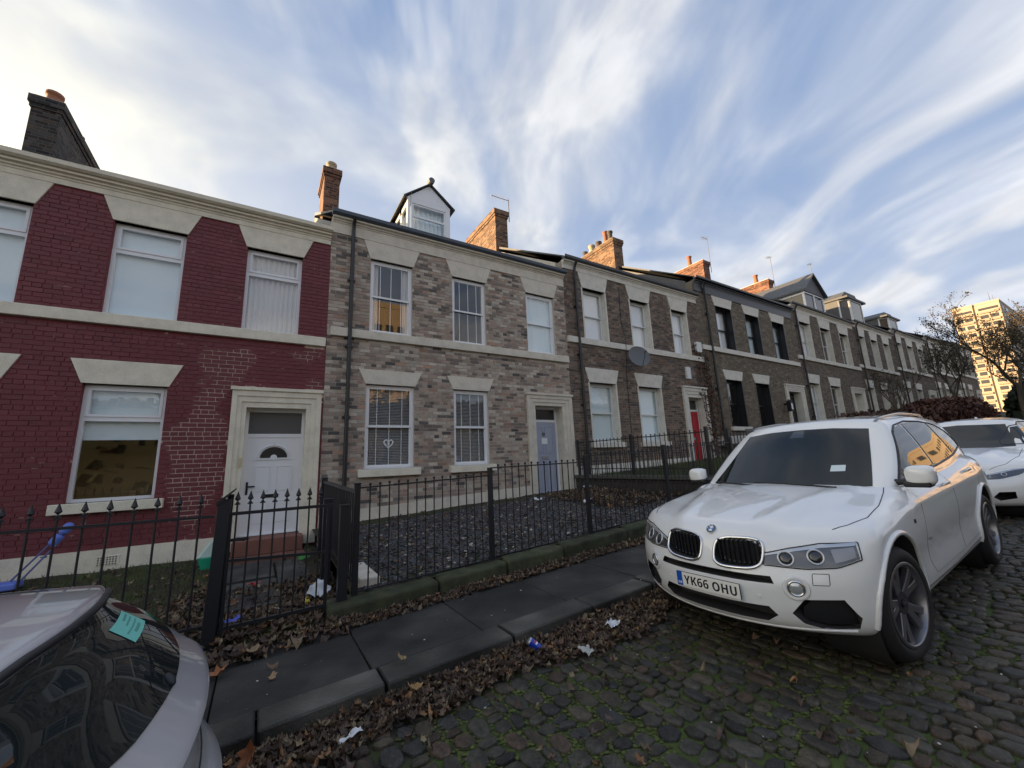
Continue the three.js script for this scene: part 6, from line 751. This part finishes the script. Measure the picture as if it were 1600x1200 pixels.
// ---------------------------------------------------------------- trees, hedge, towers
const bark = mat(lin(0.085, 0.074, 0.06), 0.9, { bumpMap: grainBump, bumpScale: 0.01 }), barkGrey = mat(lin(0.075, 0.07, 0.06), 0.9);
function bareTree(label, x, y, z, h, spread, leaves, leafCols, group, depth = 6, m = bark) {
  const t = thing('bare_tree', label, 'tree', [x, y, z], rr(0, 6), group), trunk = [], tw = [], tips = [];
  const seg = (a, d, len, r, lv) => {
    let p = a.clone(), dir = d.clone(), n = 3; for (let i = 0; i < n; i++) { const q = p.clone().addScaledVector(dir, len / n), r0 = r * (1 - 0.28 * i / n), r1 = r * (1 - 0.28 * (i + 1) / n); (lv < 2 ? trunk : tw).push(clean(bar(p.toArray(), q.toArray(), r0, r1, lv < 2 ? 8 : lv < 4 ? 5 : 3))); p = q; dir.add(V3(rr(-0.16, 0.16), rr(-0.06, 0.12), rr(-0.16, 0.16))).normalize(); if (lv >= 3) tips.push(p.clone()); }
    if (lv >= depth) return; const k = lv === 0 ? 4 : lv < 3 ? 3 : 2 + (rnd() < 0.4 ? 1 : 0);
    for (let i = 0; i < k; i++) { const az = rr(0, 6.283), s = spread * rr(0.6, 1.25), nd = dir.clone().add(V3(Math.cos(az) * s, rr(-0.1, 0.35), Math.sin(az) * s)).normalize(); seg(p.clone().addScaledVector(dir, -len * (i ? rr(0, 0.45) : 0)), nd, len * rr(0.60, 0.82), r * 0.62, lv + 1); }
  };
  seg(V3(0, 0, 0), V3(rr(-0.05, 0.05), 1, rr(-0.05, 0.05)), h * 0.30, h * 0.0135, 0);
  part('trunk', mergeGeometries(trunk), m, t); const c = part('crown', mergeGeometries(tw), m, t);
  if (leaves) { const lg = []; for (let i = 0; i < leaves; i++) { const p = tips[Math.floor(rnd() * tips.length)], s = rr(0.02, 0.055), g = new THREE.PlaneGeometry(s, s * 1.4).rotateX(rr(0, 6)).rotateY(rr(0, 6)).translate(p.x + rr(-0.12, 0.12), p.y + rr(-0.12, 0.12), p.z + rr(-0.12, 0.12)), k = rr(0.6, 1.3), q = leafCols[Math.floor(rnd() * leafCols.length)]; lg.push(tint(clean(g), lin(q[0] * k, q[1] * k, q[2] * k))); } part('leaves', mergeGeometries(lg), mat(lin(1, 1, 1), 0.9, { vertexColors: true, side: THREE.DoubleSide }), t).userData.kind = 'stuff'; }
  return t;
}
seed = 4242;
bareTree('large twiggy brown tree in front of the golden tower', 33.0, 1.9, 5.0, 8.2, 0.8, 9000, [[0.085, 0.062, 0.035], [0.06, 0.058, 0.03], [0.11, 0.075, 0.04]], 'trees at the top of the street');
bareTree('twiggy dark tree beside the large one, nearer the terrace', 30.5, 2.4, 3.2, 5.2, 0.7, 3000, [[0.05, 0.05, 0.032], [0.07, 0.06, 0.035]], 'trees at the top of the street');
bareTree('thin bare sapling in front of the far terrace windows', 21.5, 2.0, 3.3, 3.4, 0.6, 200, [[0.06, 0.045, 0.03]], 'trees at the top of the street', 5);
bareTree('brown tree cut off by the picture edge behind the white hatchback', 37.0, 2.0, 6.4, 6.6, 0.85, 6500, [[0.10, 0.072, 0.042], [0.07, 0.055, 0.03]], 'trees at the top of the street');
bareTree('low twiggy brown tree right below the golden tower', 40.0, 2.2, 4.2, 7.6, 0.85, 8000, [[0.10, 0.075, 0.045], [0.075, 0.06, 0.035]], 'trees at the top of the street');
{ // copper hedge and dark evergreen
  const leafy = (name, label, cat, x0, x1, y0, yA, yB, z0, z1, n, cols, core, lump, big = 1, dome = 0) => {
    const t = thing(name, label, cat), lg = [];
    for (let i = 0; i < n; i++) { const u = rnd(), x = lerp(x0, x1, u), yt = lerp(yA, yB, u) - dome * Math.pow(Math.abs(2 * u - 1), 3), f = rnd(), a = rnd(); let y, z; const bump = lump * (fbm(x * 1.7, i % 7, 3, 3) - 0.4); if (f < 0.35) { y = yt + bump; z = lerp(z0, z1, a); } else { y = lerp(y0(x), yt, a) ; z = z1 + bump; if (f > 0.92) z = z0; } y += rr(-0.12, 0.08); z += rr(-0.1, 0.06); const s = rr(0.05, 0.11) * big, k = rr(0.55, 1.4), q = cols[Math.floor(rnd() * cols.length)]; lg.push(tint(clean(new THREE.PlaneGeometry(s, s * 1.5).rotateX(rr(0, 6)).rotateY(rr(0, 6)).translate(x, y, z)), lin(q[0] * k, q[1] * k, q[2] * k))); }
    part('foliage', mergeGeometries(lg), mat(lin(1, 1, 1), 0.85, { vertexColors: true, side: THREE.DoubleSide }), t).userData.kind = 'stuff';
    part('stems', sheetBox(x0 + 0.1, x1 - 0.1, y0, (x) => lerp(yA, yB, (x - x0) / (x1 - x0)) - 0.15 - dome, z0 + 0.1, z1 - 0.12 * big), core, t);
  };
  function sheetBox(x0, x1, yb, yt, z0, z1) { return merge([prism([[x0, yb(x0) - 0.3], [x1, yb(x1) - 0.3], [x1, yt(x1)], [x0, yt(x0)]], z0, z1)]); }
  leafy('beech_hedge', 'reddish brown clipped beech hedge behind the white hatchback', 'hedge', 20.0, 31.0, (x) => 0.055 * x + 0.2, 3.1, 3.75, 3.1, 4.3, 9000, [[0.10, 0.045, 0.036], [0.075, 0.038, 0.03], [0.13, 0.06, 0.04]], mat(lin(0.09, 0.045, 0.035), 0.95), 0.35, 1, 0.75);
  leafy('evergreen_hedge', 'dark green evergreen at the far right beyond the beech hedge', 'hedge', 33.5, 46, (x) => 0.055 * x + 0.2, 4.2, 5.4, 4.4, 6.0, 11000, [[0.022, 0.034, 0.022], [0.03, 0.042, 0.026]], mat(lin(0.026, 0.038, 0.024), 0.95), 0.6, 2.2, 0.9);
  leafy('dry_shrub', 'low reddish shrub before the far terrace, above the SUV roof', 'shrub', 15.6, 19.6, (x) => 1.4, 2.5, 2.75, 3.2, 3.9, 1800, [[0.09, 0.045, 0.036], [0.07, 0.05, 0.035]], mat(lin(0.075, 0.045, 0.035), 0.95), 0.4);
  leafy('tall_hedge', 'tall dark evergreen hedge across the street, mirrored in the ground floor windows', 'hedge', -14, 36, (x) => 0.055 * x, 6.0, 7.6, 25.5, 27, 7000, [[0.03, 0.036, 0.022], [0.045, 0.045, 0.03]], mat(lin(0.036, 0.04, 0.026), 0.95), 0.9, 4);
  // dry creeper on the join of two houses
  const cr = thing('dry_creeper', 'dry brown creeper climbing the wall beside the red door', 'creeper'); const g = [], lv = [];
  for (let i = 0; i < 7; i++) { let p = [14.0 + rr(-0.35, 0.25), 1.4, 0.05]; const pts = [p]; for (let k = 0; k < 9; k++) { p = [p[0] + rr(-0.14, 0.13), p[1] + rr(0.3, 0.52), 0.04 + rr(0, 0.03)]; pts.push(p); for (let l = 0; l < 14; l++) { const s = rr(0.03, 0.07); lv.push(tint(clean(new THREE.PlaneGeometry(s, s).rotateX(rr(-1, 1)).rotateY(rr(-1, 1)).translate(p[0] + rr(-0.12, 0.12), p[1] + rr(-0.2, 0.2), 0.06 + rr(0, 0.06))), lin(rr(0.06, 0.16), rr(0.04, 0.08), 0.04))); } } g.push(tube(pts, 0.012, 24, 4)); }
  part('stems', g, barkGrey, cr).userData.kind = 'stuff'; part('leaves', mergeGeometries(lv), mat(lin(1, 1, 1), 0.9, { vertexColors: true, side: THREE.DoubleSide }), cr).userData.kind = 'stuff';
}
function tower(label, base, faces, wallMat, H, st) { // faces: footprint blocks; window bands on the two visible sides
  const t = thing('tower_block', label, 'tower'); const wg = bx(-0.5, 0.5, -0.5, 0.5, -0.5, 0.5), wm = phys(lin(0.05, 0.05, 0.055), 0.15), pm = mat(lin(0.34, 0.27, 0.20), 0.8);
  faces.forEach(([x0, x1, z0, z1]) => { part('wall', bx(x0, x1, base, H, z0, z1), wallMat, t); part('parapet', bx(x0 - 0.1, x1 + 0.1, H, H + 0.8, z0 - 0.1, z1 + 0.1), wallMat, t); });
  st(t, wg, wm, pm); return t;
}
tower('golden sunlit tower block far beyond the trees', 0, [[220, 262, -27.2, -21.9], [220.6, 262, -21.9, -21.0], [220, 262, -21.0, -15.4]], mat(lin(0.52, 0.43, 0.33), 0.85, { map: grain }), 51, (t, wg, wm, pm) => {
  for (let f = 0; f < 13; f++) { const y = 49.2 - f * 2.9; for (const [a, b] of [[-26.8, -22.3], [-20.6, -15.9]]) { for (let k = 0; k < (f === 0 ? 1 : 2); k++) { const za = f === 0 ? a : lerp(a, b, k * 0.52 + (f % 3) * 0.02), zb = f === 0 ? b : lerp(a, b, k * 0.52 + 0.42), m = part('window', wg, wm, t); m.scale.set(0.2, f === 0 ? 0.8 : 1.25, zb - za); m.position.set(219.95, y, (za + zb) / 2); } const s = part('balcony', wg, pm, t); s.scale.set(0.5, 0.7, b - a); s.position.set(219.8, y - 1.3, (a + b) / 2); } for (let k = 0; k < 6; k++) { const m = part('window', wg, wm, t); m.scale.set(k % 2 ? 3.6 : 2.0, 1.3, 0.2); m.position.set(224 + k * 6.6, y, -15.38); } }
  for (const x of [226, 233, 240]) part('mast', bar([x, 51.5, -18], [x, 56.5, -18], 0.12, 0.05), M.wire, t);
});
const opposite = (label, x0, x1, z0, z1, H, n, side) => tower(label, 0.5, [[x0, x1, z0, z1]], mat(lin(0.52, 0.40, 0.27), 0.85, { map: grain }), H, (t, wg, wm, pm) => {
  const dz = z0 - 0.05, step = (x1 - x0 - 2) / n; for (let f = 0; f * 3 < H - 5; f++) for (let k = 0; k < n; k++) { const x = x0 + 1 + (k + 0.5) * step, y = 4.0 + f * 3.0, m = part('window', wg, wm, t); m.scale.set(step * 0.55, 1.5, 0.2); m.position.set(x, y, dz); if (k % 2 === 0) { const s = part('balcony', wg, pm, t); s.scale.set(step * 0.8, 0.9, 0.9); s.position.set(x, y - 1.1, dz - 0.45); } }
  if (side) for (let f = 0; f * 3 < H - 5; f++) for (let k = 0; k < side; k++) { const z = lerp(z0, z1, (k + 0.5) / side), m = part('window', wg, wm, t); m.scale.set(0.2, 1.2, (z1 - z0) / side * 0.5); m.position.set(x0 - 0.05, 4 + f * 3, z); }
});
opposite('sunlit block of flats across the street, mirrored in the upper sash window', 11.5, 20.5, 50, 60, 25.5, 4);
opposite('long sunlit block of flats farther up the street, mirrored in the car windows', 95, 150, 16, 34, 15, 14, 10);
[[-4, 21, 11], [4.5, 23, 13], [11.5, 20, 12], [19, 22, 12], [29, 19, 11]].forEach(([x, z, h], i) => bareTree(['tall bare tree opposite the maroon house', 'tall bare tree opposite the gate', 'tall bare tree opposite the mottled house', 'tall bare tree opposite the brown brick house', 'tall bare tree opposite the black trimmed house'][i], x, roadY(x) - 0.3, z, h, 0.62, 0, null, 'bare trees across the street', 6));
renderer.render(scene, camera);
